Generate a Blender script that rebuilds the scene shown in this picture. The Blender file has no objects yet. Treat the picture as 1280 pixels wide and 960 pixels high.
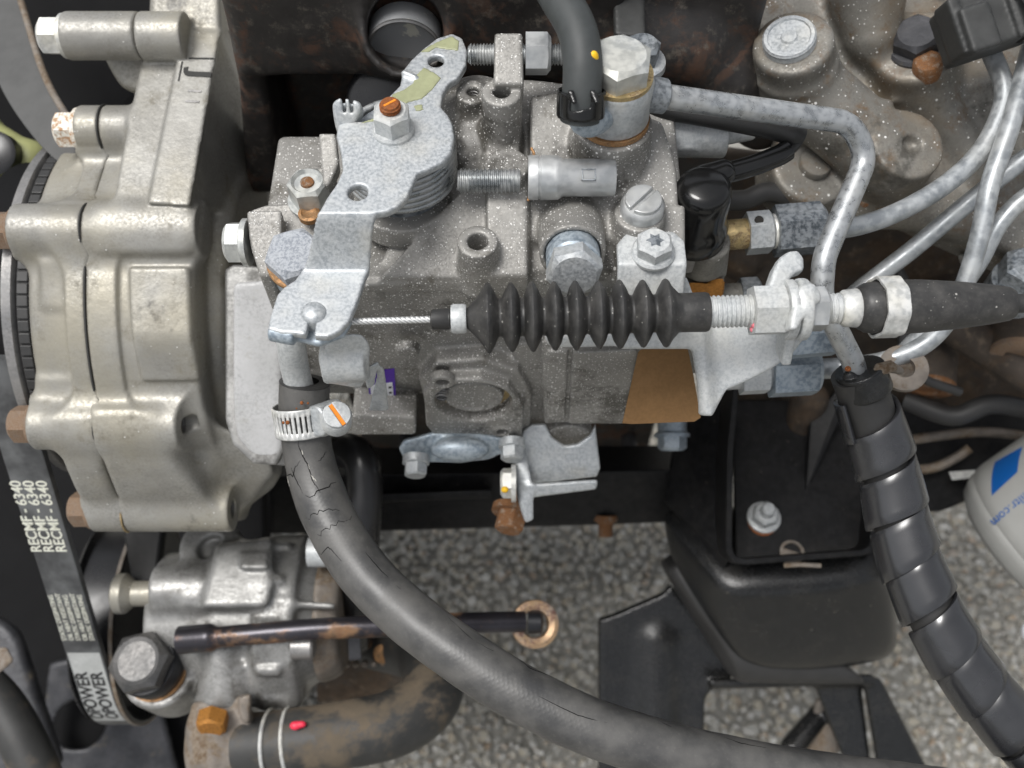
import bpy, bmesh, math, random
import numpy as np
from mathutils import Vector, Matrix
from mathutils.geometry import tessellate_polygon

# ---------------------------------------------------------------- camera, sky, sun, exposure
SC = bpy.context.scene
COL = SC.collection
MM = 0.001
PITCH = math.radians(60.0)
D0 = 400.0                       # mm from the lens to the reference plane
LENS, SENSOR = 35.0, 36.0
cam_d = bpy.data.cameras.new("camera")
cam = bpy.data.objects.new("camera", cam_d)
COL.objects.link(cam)
cam_d.lens = LENS; cam_d.sensor_width = SENSOR; cam_d.sensor_fit = 'HORIZONTAL'
cam_d.clip_start = 0.01; cam_d.clip_end = 200.0
cam.location = (0.0, -D0 * math.cos(PITCH) * MM, D0 * math.sin(PITCH) * MM)
cam.rotation_euler = (math.radians(90) - PITCH, 0, 0)
cam_d.dof.use_dof = True
cam_d.dof.focus_distance = 0.325
cam_d.dof.aperture_fstop = 12.0
SC.camera = cam

world = bpy.data.worlds.new("World"); SC.world = world
world.use_nodes = True
wn = world.node_tree
bg = wn.nodes["Background"]
sky = wn.nodes.new("ShaderNodeTexSky")
sky.sky_type = 'NISHITA'; sky.sun_disc = False
SUN_EL, SUN_AZ = math.radians(70), math.radians(-78)      # azimuth measured from -Y (the viewer's side) towards +X
sky.sun_elevation = SUN_EL
sun_dir = Vector((math.sin(SUN_AZ) * math.cos(SUN_EL), -math.cos(SUN_AZ) * math.cos(SUN_EL), math.sin(SUN_EL)))
sky.sun_rotation = math.atan2(sun_dir.x, sun_dir.y)
sky.dust_density = 4.0; sky.air_density = 1.0; sky.ozone_density = 0.6
hsv = wn.nodes.new("ShaderNodeHueSaturation"); hsv.inputs['Saturation'].default_value = 0.22
wn.links.new(sky.outputs[0], hsv.inputs['Color'])
wn.links.new(hsv.outputs[0], bg.inputs['Color'])
bg.inputs['Strength'].default_value = 0.105
sun_d = bpy.data.lights.new("sun", 'SUN'); sun = bpy.data.objects.new("sun", sun_d); COL.objects.link(sun)
sun_d.energy = 1.5; sun_d.angle = math.radians(24); sun_d.color = (1.0, 0.985, 0.96)
sun.rotation_euler = (-sun_dir).to_track_quat('-Z', 'Y').to_euler()
SC.view_settings.view_transform = 'Standard'; SC.view_settings.look = 'None'
SC.view_settings.gamma = 1.0; SC.view_settings.use_curve_mapping = False
SC.view_settings.exposure = 0.6
SC.cycles.use_denoising = True
SC.cycles.max_bounces = 6
SC.render.engine = 'CYCLES'

# ---------------------------------------------------------------- points: a photo pixel (1280 x 960) on a real plane, in mm
FPX = 1280.0 * LENS / SENSOR
_c, _s = math.cos(PITCH), math.sin(PITCH)
VX = np.array([1.0, 0, 0]); VY = np.array([0, _s, _c]); VZ = np.array([0, -_c, _s])     # view right, view up, towards the lens
CAMP = VZ * D0
UP = np.array([0, 0, 1.0]); OUT = np.array([0, -1.0, 0]); RT = np.array([1.0, 0, 0])
def ray(px, py): return VX * (px - 640) / FPX - VY * (py - 480) / FPX - VZ
def pd(px, py, d): return CAMP + ray(px, py) * (D0 - d)                # d mm nearer than the reference plane
def pz(px, py, z):                                                     # on the level plane of height z
    r = ray(px, py); return CAMP + r * ((z - CAMP[2]) / r[2])
def po(px, py, o):                                                     # on the upright plane o mm out from the engine
    r = ray(px, py); return CAMP + r * ((-o - CAMP[1]) / r[1])
def mmpx(d): return (D0 - d) / FPX
def nrm(v): v = np.asarray(v, float); return v / np.linalg.norm(v)
def vdir(x, y, z): return nrm(VX * x + VY * y + VZ * z)
def frame(n, hint=None):
    n = nrm(n)
    if hint is None: hint = (1, 0, 0) if abs(n[0]) < 0.8 else (0, 0, 1)
    a = np.asarray(hint, float); a = nrm(a - n * np.dot(a, n)); return a, np.cross(n, a), n

# ---------------------------------------------------------------- objects
MATS = {}
def M(k): return MATS[k]
def mesh_np(name, verts, quads, tris=None):
    verts = np.asarray(verts, np.float32) * MM
    me = bpy.data.meshes.new(name)
    nq = 0 if quads is None else len(quads); nt = 0 if tris is None else len(tris)
    me.vertices.add(len(verts)); me.vertices.foreach_set("co", verts.ravel())
    loops = []
    if nq: loops.append(np.asarray(quads, np.int32).ravel())
    if nt: loops.append(np.asarray(tris, np.int32).ravel())
    loops = np.concatenate(loops)
    me.loops.add(len(loops)); me.loops.foreach_set("vertex_index", loops)
    me.polygons.add(nq + nt)
    st = np.concatenate([np.arange(nq) * 4, nq * 4 + np.arange(nt) * 3]).astype(np.int32)
    me.polygons.foreach_set("loop_start", st)
    me.update(calc_edges=True); me.validate()
    return me
def link(name, me, mat, parent=None, smooth=True, bevel=None, angle=None):
    o = bpy.data.objects.new(name, me); COL.objects.link(o)
    if mat is not None: me.materials.clear(); me.materials.append(M(mat) if isinstance(mat, str) else mat)
    if smooth is not None:
        me.polygons.foreach_set("use_smooth", [bool(smooth)] * len(me.polygons))
    if bevel:
        b = o.modifiers.new("bevel", 'BEVEL'); b.width = bevel * MM; b.segments = 2; b.limit_method = 'ANGLE'
        b.angle_limit = math.radians(angle or 35); b.harden_normals = False
    if smooth:
        try: me.set_sharp_from_angle(angle=math.radians(angle or 40))
        except Exception: pass
    if parent is not None: put(o, parent)
    return o
def put(o, parent):
    o.parent = parent
    # a parent may itself be a child: undo its whole transform (only translations are used)
    loc = Vector((0, 0, 0)); p = parent
    while p is not None: loc += p.location; p = p.parent
    o.matrix_parent_inverse = Matrix.Translation(-parent.location) if parent.parent is None else Matrix.Identity(4)
def thing(name, label, cat, loc, group=None):
    o = bpy.data.objects.new(name, None); COL.objects.link(o)
    o.location = Vector(loc) * MM; o.empty_display_size = 0.01
    return tag(o, label, cat, group)
def tag(o, label, cat=None, group=None, kind=None):
    o["label"] = label
    if cat: o["category"] = cat
    if group: o["group"] = group
    if kind: o["kind"] = kind
    return o

# ---------------------------------------------------------------- plain mesh shapes (all in mm)
class MB:
    def __init__(self): self.v = []; self.f = []
    def add(self, v, f):
        n = len(self.v); self.v += [tuple(map(float, p)) for p in v]; self.f += [tuple(i + n for i in q) for q in f]; return self
    def build(self, name, mat, parent=None, smooth=True, bevel=None, angle=None):
        me = bpy.data.meshes.new(name)
        me.from_pydata([(a * MM, b * MM, c * MM) for a, b, c in self.v], [], self.f); me.update()
        bm = bmesh.new(); bm.from_mesh(me); bmesh.ops.recalc_face_normals(bm, faces=bm.faces); bm.to_mesh(me); bm.free()
        return link(name, me, mat, parent, smooth, bevel, angle)
    # lathe: profile (t along axis, radius), closed at both ends
    def lathe(self, c, axis, prof, n=40, hint=None, closed=True, sx=1.0):
        a, b, w = frame(axis, hint); c = np.asarray(c, float); V = []; F = []
        for t, r in prof:
            for k in range(n):
                th = 2 * math.pi * k / n; V.append(c + w * t + (a * math.cos(th) * sx + b * math.sin(th)) * r)
        m = len(prof)
        for i in range(m - 1):
            for k in range(n):
                k2 = (k + 1) % n; F.append((i * n + k, i * n + k2, (i + 1) * n + k2, (i + 1) * n + k))
        if closed:
            F.append(tuple(range(n))[::-1]); F.append(tuple((m - 1) * n + k for k in range(n)))
        return self.add(V, F)
    def hexhead(self, c, axis, af, h, rot=0.0, hint=None, ch=0.12, dome=0.0):
        a, b, w = frame(axis, hint); c = np.asarray(c, float); R = af / math.sqrt(3); V = []; F = []; N = 6; S = 4
        # rings: base hex, hex up to the chamfer (scalloped), chamfer circle on top
        pts = []
        for k in range(N * S):
            th = 2 * math.pi * k / (N * S) + rot
            ph = (2 * math.pi * k / (N * S)) % (math.pi / 3)
            r = (af / 2) / math.cos(ph - math.pi / 6)
            pts.append((th, r))
        n = N * S; rc = af / 2 * 0.97
        for th, r in pts: V.append(c + (a * math.cos(th) + b * math.sin(th)) * r)
        for th, r in pts:
            drop = ch * af + (r - rc) * 0.55
            V.append(c + w * (h - min(drop, h * .8) * 0.62) + (a * math.cos(th) + b * math.sin(th)) * r)
        for th, r in pts: V.append(c + w * h + (a * math.cos(th) + b * math.sin(th)) * rc * 0.9)
        for i in range(2):
            for k in range(n): F.append((i * n + k, i * n + (k + 1) % n, (i + 1) * n + (k + 1) % n, (i + 1) * n + k))
        F.append(tuple(range(n))[::-1])
        if dome:
            for th, r in pts: V.append(c + w * (h - dome) + (a * math.cos(th) + b * math.sin(th)) * rc * 0.74)
            for k in range(n): F.append((2 * n + k, 2 * n + (k + 1) % n, 3 * n + (k + 1) % n, 3 * n + k))
            F.append(tuple(3 * n + k for k in range(n)))
        else: F.append(tuple(2 * n + k for k in range(n)))
        return self.add(V, F)
    def hull(self, pts):
        bm = bmesh.new()
        for p in pts: bm.verts.new(tuple(map(float, p)))
        r = bmesh.ops.convex_hull(bm, input=bm.verts)
        bmesh.ops.delete(bm, geom=[e for e in r['geom_interior'] if isinstance(e, bmesh.types.BMVert)], context='VERTS')
        bmesh.ops.dissolve_limit(bm, angle_limit=math.radians(1.0), verts=bm.verts, edges=bm.edges)
        bm.verts.ensure_lookup_table(); bm.verts.index_update()
        V = [v.co[:] for v in bm.verts]; F = [[v.index for v in f.verts] for f in bm.faces]; bm.free()
        return self.add(V, F)
    def box(self, c, half, ax=None):
        ax = ax or (VX, np.array([0, 1.0, 0]), UP); c = np.asarray(c, float)
        return self.hull([c + ax[0] * half[0] * i + ax[1] * half[1] * j + ax[2] * half[2] * k for i in (-1, 1) for j in (-1, 1) for k in (-1, 1)])
    def tube(self, pts, rad, n=16, caps=True, hint=None, flat=None):
        P = np.asarray(pts, float); m = len(P); T = np.gradient(P, axis=0); T /= np.linalg.norm(T, axis=1)[:, None]
        a, b, _ = frame(T[0], hint); V = []; F = []
        rad = np.broadcast_to(np.asarray(rad, float), (m,))
        for i in range(m):
            t = T[i]; a = nrm(a - t * np.dot(a, t)); b = np.cross(t, a)
            for k in range(n):
                th = 2 * math.pi * k / n
                ca, sb = math.cos(th), math.sin(th)
                if flat: sb *= flat
                V.append(P[i] + (a * ca + b * sb) * rad[i])
        for i in range(m - 1):
            for k in range(n): F.append((i * n + k, i * n + (k + 1) % n, (i + 1) * n + (k + 1) % n, (i + 1) * n + k))
        if caps: F.append(tuple(range(n))[::-1]); F.append(tuple((m - 1) * n + k for k in range(n)))
        return self.add(V, F)
def spline(pts, n=8, tension=0.5):
    P = [np.asarray(p, float) for p in pts]; P = [2 * P[0] - P[1]] + P + [2 * P[-1] - P[-2]]; out = []
    for i in range(1, len(P) - 2):
        p0, p1, p2, p3 = P[i - 1:i + 3]
        for k in range(n):
            t = k / n
            out.append(0.5 * ((2 * p1) + (-p0 + p2) * t + (2 * p0 - 5 * p1 + 4 * p2 - p3) * t * t + (-p0 + 3 * p1 - 3 * p2 + p3) * t ** 3))
    out.append(P[-2]); return np.array(out)
def resample(P, step):
    P = np.asarray(P); L = np.concatenate([[0], np.cumsum(np.linalg.norm(np.diff(P, axis=0), axis=1))])
    n = max(2, int(L[-1] / step) + 1); s = np.linspace(0, L[-1], n)
    return np.stack([np.interp(s, L, P[:, i]) for i in range(3)], 1), s
def bent(pts, r, n=8):
    # straight runs joined by round bends of radius r (pipe bending)
    P = [np.asarray(p, float) for p in pts]; out = [P[0]]
    for i in range(1, len(P) - 1):
        a, b, c = P[i - 1], P[i], P[i + 1]; u = nrm(a - b); v = nrm(c - b)
        ang = math.acos(np.clip(np.dot(u, v), -1, 1)); d = min(r / max(math.tan(ang / 2), 1e-3), .48 * np.linalg.norm(a - b), .48 * np.linalg.norm(c - b))
        for k in range(n + 1):
            t = k / n; out.append((1 - t) ** 2 * (b + u * d) + 2 * t * (1 - t) * b + t * t * (b + v * d))
    out.append(P[-1]); return np.array(out)
def thread_prof(t0, t1, r, pitch=1.0, depth=0.55):
    n = max(1, int((t1 - t0) / pitch)); p = [(t0, r - depth)]
    for i in range(n):
        a = t0 + (t1 - t0) * i / n; s = (t1 - t0) / n
        p += [(a + s * .12, r - depth), (a + s * .42, r), (a + s * .58, r), (a + s * .88, r - depth)]
    p.append((t1, r - depth)); return p

# ---------------------------------------------------------------- castings: rounded solids blended and meshed
def _dot(XYZ, o, e):
    s = 0.0
    for A, oo, ee in zip(XYZ, o, e):
        if abs(ee) > 1e-7: s = s + (A - np.float32(oo)) * np.float32(ee)
    return s
def smax(a, b, k):
    if k <= 0: return np.maximum(a, b)
    h = np.maximum(k - np.abs(a - b), 0) / k; return np.maximum(a, b) + h * h * k * 0.25
def smin(a, b, k):
    if k <= 0: return np.minimum(a, b)
    h = np.maximum(k - np.abs(a - b), 0) / k; return np.minimum(a, b) - h * h * k * 0.25
def poly_sd(u, v, pts):
    P = np.asarray(pts, np.float32); n = len(P); d = None; s = None
    for i in range(n):
        a = P[i]; b = P[i - 1]; ex, ey = b - a
        wx = u - a[0]; wy = v - a[1]
        t = np.clip((wx * ex + wy * ey) / max(ex * ex + ey * ey, 1e-9), 0, 1)
        dx = wx - ex * t; dy = wy - ey * t; q = dx * dx + dy * dy
        d = q if d is None else np.minimum(d, q)
        c1 = v >= a[1]; c2 = v < b[1]; c3 = ex * wy > ey * wx
        flip = (c1 & c2 & c3) | (~c1 & ~c2 & ~c3)
        s = flip if s is None else s ^ flip
    d = np.sqrt(d); return np.where(s, -d, d)
class Cast:
    def __init__(self, h, rs=1.0): self.h = h; self.P = []; self.rs = rs
    def _add(self, fn, lo, hi, k, op): self.P.append((fn, np.minimum(lo, hi), np.maximum(lo, hi), k * self.rs, op)); return self
    def hull(self, pts, r=1.5, k=1.5, op='+'):
        r *= self.rs; pts = np.asarray(pts, float); bm = bmesh.new()
        for p in pts: bm.verts.new(tuple(p))
        bmesh.ops.convex_hull(bm, input=bm.verts); c = pts.mean(0); pl = []
        for f in bm.faces:
            f.normal_update(); n = np.array(f.normal[:]); o = np.array(f.verts[0].co[:])
            if np.linalg.norm(n) < .5: continue
            if np.dot(n, c - o) > 0: n = -n
            if not any(np.dot(n, m) > .9995 for m, _ in pl): pl.append((n, o))
        bm.free()
        def fn(X):
            d = None
            for n, o in pl:
                q = _dot(X, o, n); d = q if d is None else smax(d, q, r)
            return d
        return self._add(fn, pts.min(0), pts.max(0), k, op)
    def box(self, c, half, ax=None, r=1.5, k=1.5, op='+'):
        ax = ax or (VX, np.array([0, 1.0, 0]), UP); c = np.asarray(c, float)
        return self.hull([c + ax[0] * half[0] * i + ax[1] * half[1] * j + ax[2] * half[2] * q for i in (-1, 1) for j in (-1, 1) for q in (-1, 1)], r, k, op)
    def cyl(self, a, b, ra, rb=None, r=1.5, k=1.5, op='+'):
        r *= self.rs; a = np.asarray(a, float); b = np.asarray(b, float); rb = ra if rb is None else rb
        L = np.linalg.norm(b - a); w = (b - a) / L; e1, e2, _ = frame(w)
        def fn(X):
            t = _dot(X, a, w); u = _dot(X, a, e1); v = _dot(X, a, e2)
            q = np.sqrt(u * u + v * v) - (ra + (rb - ra) * np.clip(t / L, 0, 1))
            return smax(q, np.abs(t - L / 2) - L / 2, r)
        R = max(ra, rb); return self._add(fn, np.minimum(a, b) - R, np.maximum(a, b) + R, k, op)
    def ball(self, c, R, k=1.5, op='+'):
        c = np.asarray(c, float); R = np.broadcast_to(np.asarray(R, float), (3,)); m = R.min()
        def fn(X):
            q = sum(((A - o) / rr) ** 2 for A, o, rr in zip(X, c, R)); return (np.sqrt(q) - 1) * m
        return self._add(fn, c - R, c + R, k, op)
    def capsule(self, a, b, ra, rb=None, k=1.5, op='+'):
        a = np.asarray(a, float); b = np.asarray(b, float); rb = ra if rb is None else rb; L = np.linalg.norm(b - a); w = (b - a) / L; e1, e2, _ = frame(w)
        def fn(X):
            t = _dot(X, a, w); u = _dot(X, a, e1); v = _dot(X, a, e2); tc = np.clip(t, 0, L)
            return np.sqrt(u * u + v * v + (t - tc) ** 2) - (ra + (rb - ra) * tc / L)
        R = max(ra, rb); return self._add(fn, np.minimum(a, b) - R, np.maximum(a, b) + R, k, op)
    def torus(self, c, axis, R, rr, k=1.0, op='+'):
        c = np.asarray(c, float); a, b, w = frame(axis)
        def fn(X):
            t = _dot(X, c, w); u = _dot(X, c, a); v = _dot(X, c, b); return np.sqrt((np.sqrt(u * u + v * v) - R) ** 2 + t * t) - rr
        ext = np.full(3, R + rr); return self._add(fn, c - ext, c + ext, k, op)
    # flat outline (world points) given thickness along n; fold(u,v) lifts it along n
    def sheet(self, pts, n, lo, hi, r=0.6, k=0.8, op='+', fold=None, hint=None, frm=None, holes=(), foldrange=(0, 0)):
        pts = np.asarray(pts, float); e1, e2, n = frm or frame(n, hint); o = pts[0]
        uv = [(np.dot(p - o, e1), np.dot(p - o, e2)) for p in pts]
        hl = [(np.dot(np.asarray(c) - o, e1), np.dot(np.asarray(c) - o, e2), rr) for c, rr in holes]
        def fn(X):
            u = _dot(X, o, e1); v = _dot(X, o, e2); w = _dot(X, o, n)
            d2 = poly_sd(u, v, uv)
            for cu, cv, rr in hl: d2 = smax(d2, rr - np.sqrt((u - cu) ** 2 + (v - cv) ** 2), .5)
            if fold is not None: w = w - fold(u, v)
            return smax(d2, np.maximum(lo - w, w - hi), r)
        allp = np.concatenate([pts - (pts - o) @ np.outer(n, n) + n * (lo + foldrange[0]), pts - (pts - o) @ np.outer(n, n) + n * (hi + foldrange[1])])
        return self._add(fn, allp.min(0), allp.max(0), k, op)
    def mesh(self, smooth=1, clip=None):
        h = self.h; lo = np.min([p[1] for p in self.P if p[4] == '+'], 0) - 4 * h; hi = np.max([p[2] for p in self.P if p[4] == '+'], 0) + 4 * h
        n = np.ceil((hi - lo) / h).astype(int) + 1
        ax = [(lo[i] + h * np.arange(n[i])).astype(np.float32) for i in range(3)]
        F = np.full(tuple(n), 60.0, np.float32)
        for fn, l, u, k, op in self.P:
            pad = max(3.5 * h, k + 1.5 * h)
            i0 = np.clip(np.floor((l - pad - lo) / h).astype(int), 0, n); i1 = np.clip(np.ceil((u + pad - lo) / h).astype(int) + 1, 0, n)
            if (i1 <= i0).any(): continue
            X = (ax[0][i0[0]:i1[0]][:, None, None], ax[1][i0[1]:i1[1]][None, :, None], ax[2][i0[2]:i1[2]][None, None, :])
            sl = tuple(slice(a, b) for a, b in zip(i0, i1)); d = fn(X)
            F[sl] = smin(F[sl], d, k) if op == '+' else smax(F[sl], -d, k)
        return surface_nets(F, lo, h, smooth)
    def build(self, name, mat, parent=None, smooth=1, angle=75):
        v, q = self.mesh(smooth); return link(name, mesh_np(name, v, q), mat, parent, True, None, angle)
def surface_nets(F, lo, h, smooth=1):
    S = F < 0
    c = np.zeros(tuple(s - 1 for s in F.shape), np.int8)
    for i in (0, 1):
        for j in (0, 1):
            for k in (0, 1): c += S[i:S.shape[0] - 1 + i, j:S.shape[1] - 1 + j, k:S.shape[2] - 1 + k]
    mixed = (c > 0) & (c < 8); ci = np.argwhere(mixed)
    idx = np.full(c.shape, -1, np.int32); idx[mixed] = np.arange(len(ci))
    pos = np.zeros((len(ci), 3), np.float32); cnt = np.zeros(len(ci), np.float32)
    cr = [(i, j, k) for i in (0, 1) for j in (0, 1) for k in (0, 1)]
    val = {o: F[ci[:, 0] + o[0], ci[:, 1] + o[1], ci[:, 2] + o[2]] for o in cr}
    for a in cr:
        for axis in range(3):
            if a[axis] == 0:
                b = list(a); b[axis] = 1; b = tuple(b); fa, fb = val[a], val[b]; x = (fa < 0) != (fb < 0)
                fa = np.clip(fa, -2 * h, 2 * h); fb = np.clip(fb, -2 * h, 2 * h)
                t = np.where(x, fa / np.where(x, fa - fb, 1), 0); p = np.zeros((len(ci), 3), np.float32) + np.array(a, np.float32); p[:, axis] += t
                pos += p * x[:, None]; cnt += x
    V = (ci + pos / np.maximum(cnt, 1)[:, None]) * h + lo
    Q = []
    for axis in range(3):
        a, b = [x for x in range(3) if x != axis]
        if axis == 1: a, b = b, a
        s0 = [slice(1, -1)] * 3; s1 = [slice(1, -1)] * 3; s0[axis] = slice(0, -1); s1[axis] = slice(1, None)
        A, B = S[tuple(s0)], S[tuple(s1)]
        for inside in (True, False):
            e = np.argwhere((A if inside else B) & ~(B if inside else A))
            off = np.ones(3, int); off[axis] = 0; e = e + off
            def cell(da, db):
                q = e.copy(); q[:, a] -= da; q[:, b] -= db; return idx[q[:, 0], q[:, 1], q[:, 2]]
            q = np.stack([cell(1, 1), cell(0, 1), cell(0, 0), cell(1, 0)], 1)
            Q.append(q if inside else q[:, ::-1])
    Q = np.concatenate(Q); Q = Q[(Q >= 0).all(1)]
    for _ in range(smooth):
        E = np.concatenate([Q[:, [0, 1]], Q[:, [1, 2]], Q[:, [2, 3]], Q[:, [3, 0]]])
        n = np.bincount(E[:, 0], minlength=len(V)) + np.bincount(E[:, 1], minlength=len(V))
        A = np.stack([np.bincount(E[:, 0], V[E[:, 1], i], len(V)) + np.bincount(E[:, 1], V[E[:, 0], i], len(V)) for i in range(3)], 1)
        V = V * .5 + .5 * A / np.maximum(n, 1)[:, None]
    return V, Q

# ---------------------------------------------------------------- lettering as thin meshes: maps (u, v) in mm to a surface point
def text_mesh(name, s, size, fn, mat, parent=None, thick=0.15, align='CENTER', bold=0.0):
    cu = bpy.data.curves.new(name, 'FONT'); cu.body = s; cu.size = size; cu.align_x = align; cu.align_y = 'CENTER'; cu.extrude = 0.0; cu.offset = bold
    ob = bpy.data.objects.new(name, cu); COL.objects.link(ob)
    dg = bpy.context.evaluated_depsgraph_get(); dg.update(); me0 = bpy.data.meshes.new_from_object(ob.evaluated_get(dg))
    bpy.data.objects.remove(ob); bpy.data.curves.remove(cu)
    bm = bmesh.new(); bm.from_mesh(me0); bpy.data.meshes.remove(me0)
    bmesh.ops.triangulate(bm, faces=bm.faces)
    top = [v.co.copy() for v in bm.verts]; bm.verts.index_update()
    F = [[v.index for v in f.verts] for f in bm.faces]; n = len(top)
    E = [[v.index for v in e.verts] for e in bm.edges if len(e.link_faces) == 1]; bm.free()
    V = [fn(p.x, p.y, thick) for p in top] + [fn(p.x, p.y, -0.3) for p in top]
    FF = F + [[a, b, b + n, a + n] for a, b in E]
    mb = MB(); mb.add(V, FF); return mb.build(name, mat, parent, smooth=False)
# ---------------------------------------------------------------- materials (all node-based; pattern sizes in mm)
class NT:
    def __init__(s, name):
        s.m = bpy.data.materials.new(name); s.m.use_nodes = True; s.t = s.m.node_tree; s.b = s.t.nodes["Principled BSDF"]
        tc = s.t.nodes.new("ShaderNodeTexCoord"); mp = s.t.nodes.new("ShaderNodeVectorMath"); mp.operation = 'SCALE'
        mp.inputs['Scale'].default_value = 1000.0; s.t.links.new(tc.outputs['Object'], mp.inputs[0]); s.co = mp.outputs[0]; MATS[name] = s.m
    def set(s, k, v):
        i = s.b.inputs[k]
        if hasattr(v, 'is_output') or isinstance(v, bpy.types.NodeSocket): s.t.links.new(v, i)
        else: i.default_value = v
        return s
    def lk(s, i, v):
        if isinstance(v, bpy.types.NodeSocket): s.t.links.new(v, i)
        elif isinstance(v, (tuple, list)) and len(v) == 3 and i.type == 'RGBA': i.default_value = (*v, 1)
        else: i.default_value = v
    def noise(s, scale, detail=4, rough=.6, co=None, dist=0.0):
        n = s.t.nodes.new("ShaderNodeTexNoise"); n.inputs['Scale'].default_value = scale; n.inputs['Detail'].default_value = detail
        n.inputs['Roughness'].default_value = rough; n.inputs['Distortion'].default_value = dist; s.t.links.new(co or s.co, n.inputs['Vector']); return n.outputs['Fac']
    def voro(s, scale, feature='F1', co=None, rand=1.0):
        n = s.t.nodes.new("ShaderNodeTexVoronoi"); n.feature = feature; n.inputs['Scale'].default_value = scale; n.inputs['Randomness'].default_value = rand
        s.t.links.new(co or s.co, n.inputs['Vector']); return n.outputs['Distance'], (n.outputs['Color'] if 'Color' in n.outputs and feature != 'DISTANCE_TO_EDGE' else None)
    def ramp(s, fac, lo, hi, a=0.0, b=1.0):
        n = s.t.nodes.new("ShaderNodeMapRange"); n.interpolation_type = 'SMOOTHSTEP'
        s.lk(n.inputs['Value'], fac); n.inputs['From Min'].default_value = lo; n.inputs['From Max'].default_value = hi
        n.inputs['To Min'].default_value = a; n.inputs['To Max'].default_value = b; return n.outputs[0]
    def math(s, op, a, b=None):
        n = s.t.nodes.new("ShaderNodeMath"); n.operation = op; s.lk(n.inputs[0], a)
        if b is not None: s.lk(n.inputs[1], b)
        return n.outputs[0]
    def mix(s, fac, a, b, mode='MIX'):
        n = s.t.nodes.new("ShaderNodeMix"); n.data_type = 'RGBA'; n.blend_type = mode
        s.lk(n.inputs[0], fac); s.lk(n.inputs[6], a); s.lk(n.inputs[7], b); return n.outputs[2]
    def stretch(s, v):
        n = s.t.nodes.new("ShaderNodeVectorMath"); n.operation = 'MULTIPLY'; s.t.links.new(s.co, n.inputs[0]); n.inputs[1].default_value = v; return n.outputs[0]
    def bump(s, hgt, strength=.3, dist=.2, prev=None):
        n = s.t.nodes.new("ShaderNodeBump"); n.inputs['Strength'].default_value = strength; n.inputs['Distance'].default_value = dist * MM
        s.lk(n.inputs['Height'], hgt)
        if prev is not None: s.t.links.new(prev, n.inputs['Normal'])
        s.t.links.new(n.outputs[0], s.b.inputs['Normal']); return n.outputs[0]
    def salt(s, cell, size, amount, patch=.03):
        # dried white droplets: one dot per cell in some of the cells, denser in patches
        d, c = s.voro(1.0 / cell)
        sep = s.t.nodes.new("ShaderNodeSeparateColor"); s.t.links.new(c, sep.inputs[0])
        rad = s.math('MULTIPLY', sep.outputs[0], size / cell)
        dot = s.ramp(s.math('SUBTRACT', d, rad), -.07, .04, 1, 0)
        pn = s.ramp(s.noise(patch, 3), .5 - amount * .35, .66 - amount * .2)
        keep = s.math('LESS_THAN', sep.outputs[1], s.math('MULTIPLY', pn, amount))
        return s.math('MULTIPLY', dot, keep)

def metal(name, c1, c2, rough=.45, metallic=.6, blot=.05, fine=1.2, bump=.15, salt=None, grime=None, gcol=(.1, .085, .06), saltcol=(.72, .71, .68), wear=None, tint=None, grease=None):
    t = NT(name); big = t.noise(blot, 5, .65); fn = t.noise(fine, 3, .6)
    col = t.mix(t.ramp(big, .3, .7), c1, c2)
    col = t.mix(t.math('MULTIPLY', t.ramp(fn, .4, .68, 0, .5), t.ramp(t.noise(blot * 1.3, 4, .6), .35, .7, .15, 1)), col, tuple(x * .5 for x in c1))
    if tint: col = t.mix(t.ramp(t.noise(blot * .45, 5, .6), .42, .68, 0, .8), col, tint)
    r = t.ramp(fn, .2, .8, rough - .1, rough + .12)
    met = metallic; h = fn
    if grime:
        g = t.ramp(t.noise(blot * 1.7, 6, .7), 1 - grime, 1 - grime + .18); g2 = t.ramp(t.noise(.35, 5, .7), .35, .6); g = t.math('MULTIPLY', g, g2)
        col = t.mix(g, col, gcol); met = t.math('MULTIPLY', t.math('SUBTRACT', 1.0, g), metallic); r = t.math('MAXIMUM', r, t.math('MULTIPLY', g, .75))
    if grease:
        g = t.ramp(t.math('ADD', t.noise(blot * .8, 5, .65), t.math('MULTIPLY', t.math('SUBTRACT', t.noise(.5, 4, .6), .5), .25)), 1 - grease - .04, 1 - grease + .12, 0, .85)
        col = t.mix(g, col, (.05, .046, .038)); r = t.mix(g, r, (.38, .38, .38)); met = t.math('MULTIPLY', t.math('SUBTRACT', 1.0, g), met)
    if salt:
        m = None
        for cell, size, am in salt:
            q = t.salt(cell, size, am); m = q if m is None else t.math('MAXIMUM', m, q)
        col = t.mix(m, col, saltcol); r = t.math('MAXIMUM', r, t.math('MULTIPLY', m, .85)); met = t.math('MULTIPLY', t.math('SUBTRACT', 1.0, m), met)
        b = t.bump(fn, bump, .12); b = t.bump(t.noise(.22, 4, .6), .3, .7, b); t.bump(m, .5, .25, b)
    else: b = t.bump(fn, bump, .15); t.bump(t.noise(.22, 4, .6), .3, .7, b)
    t.set('Base Color', col).set('Roughness', r).set('Metallic', met); return t

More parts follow.
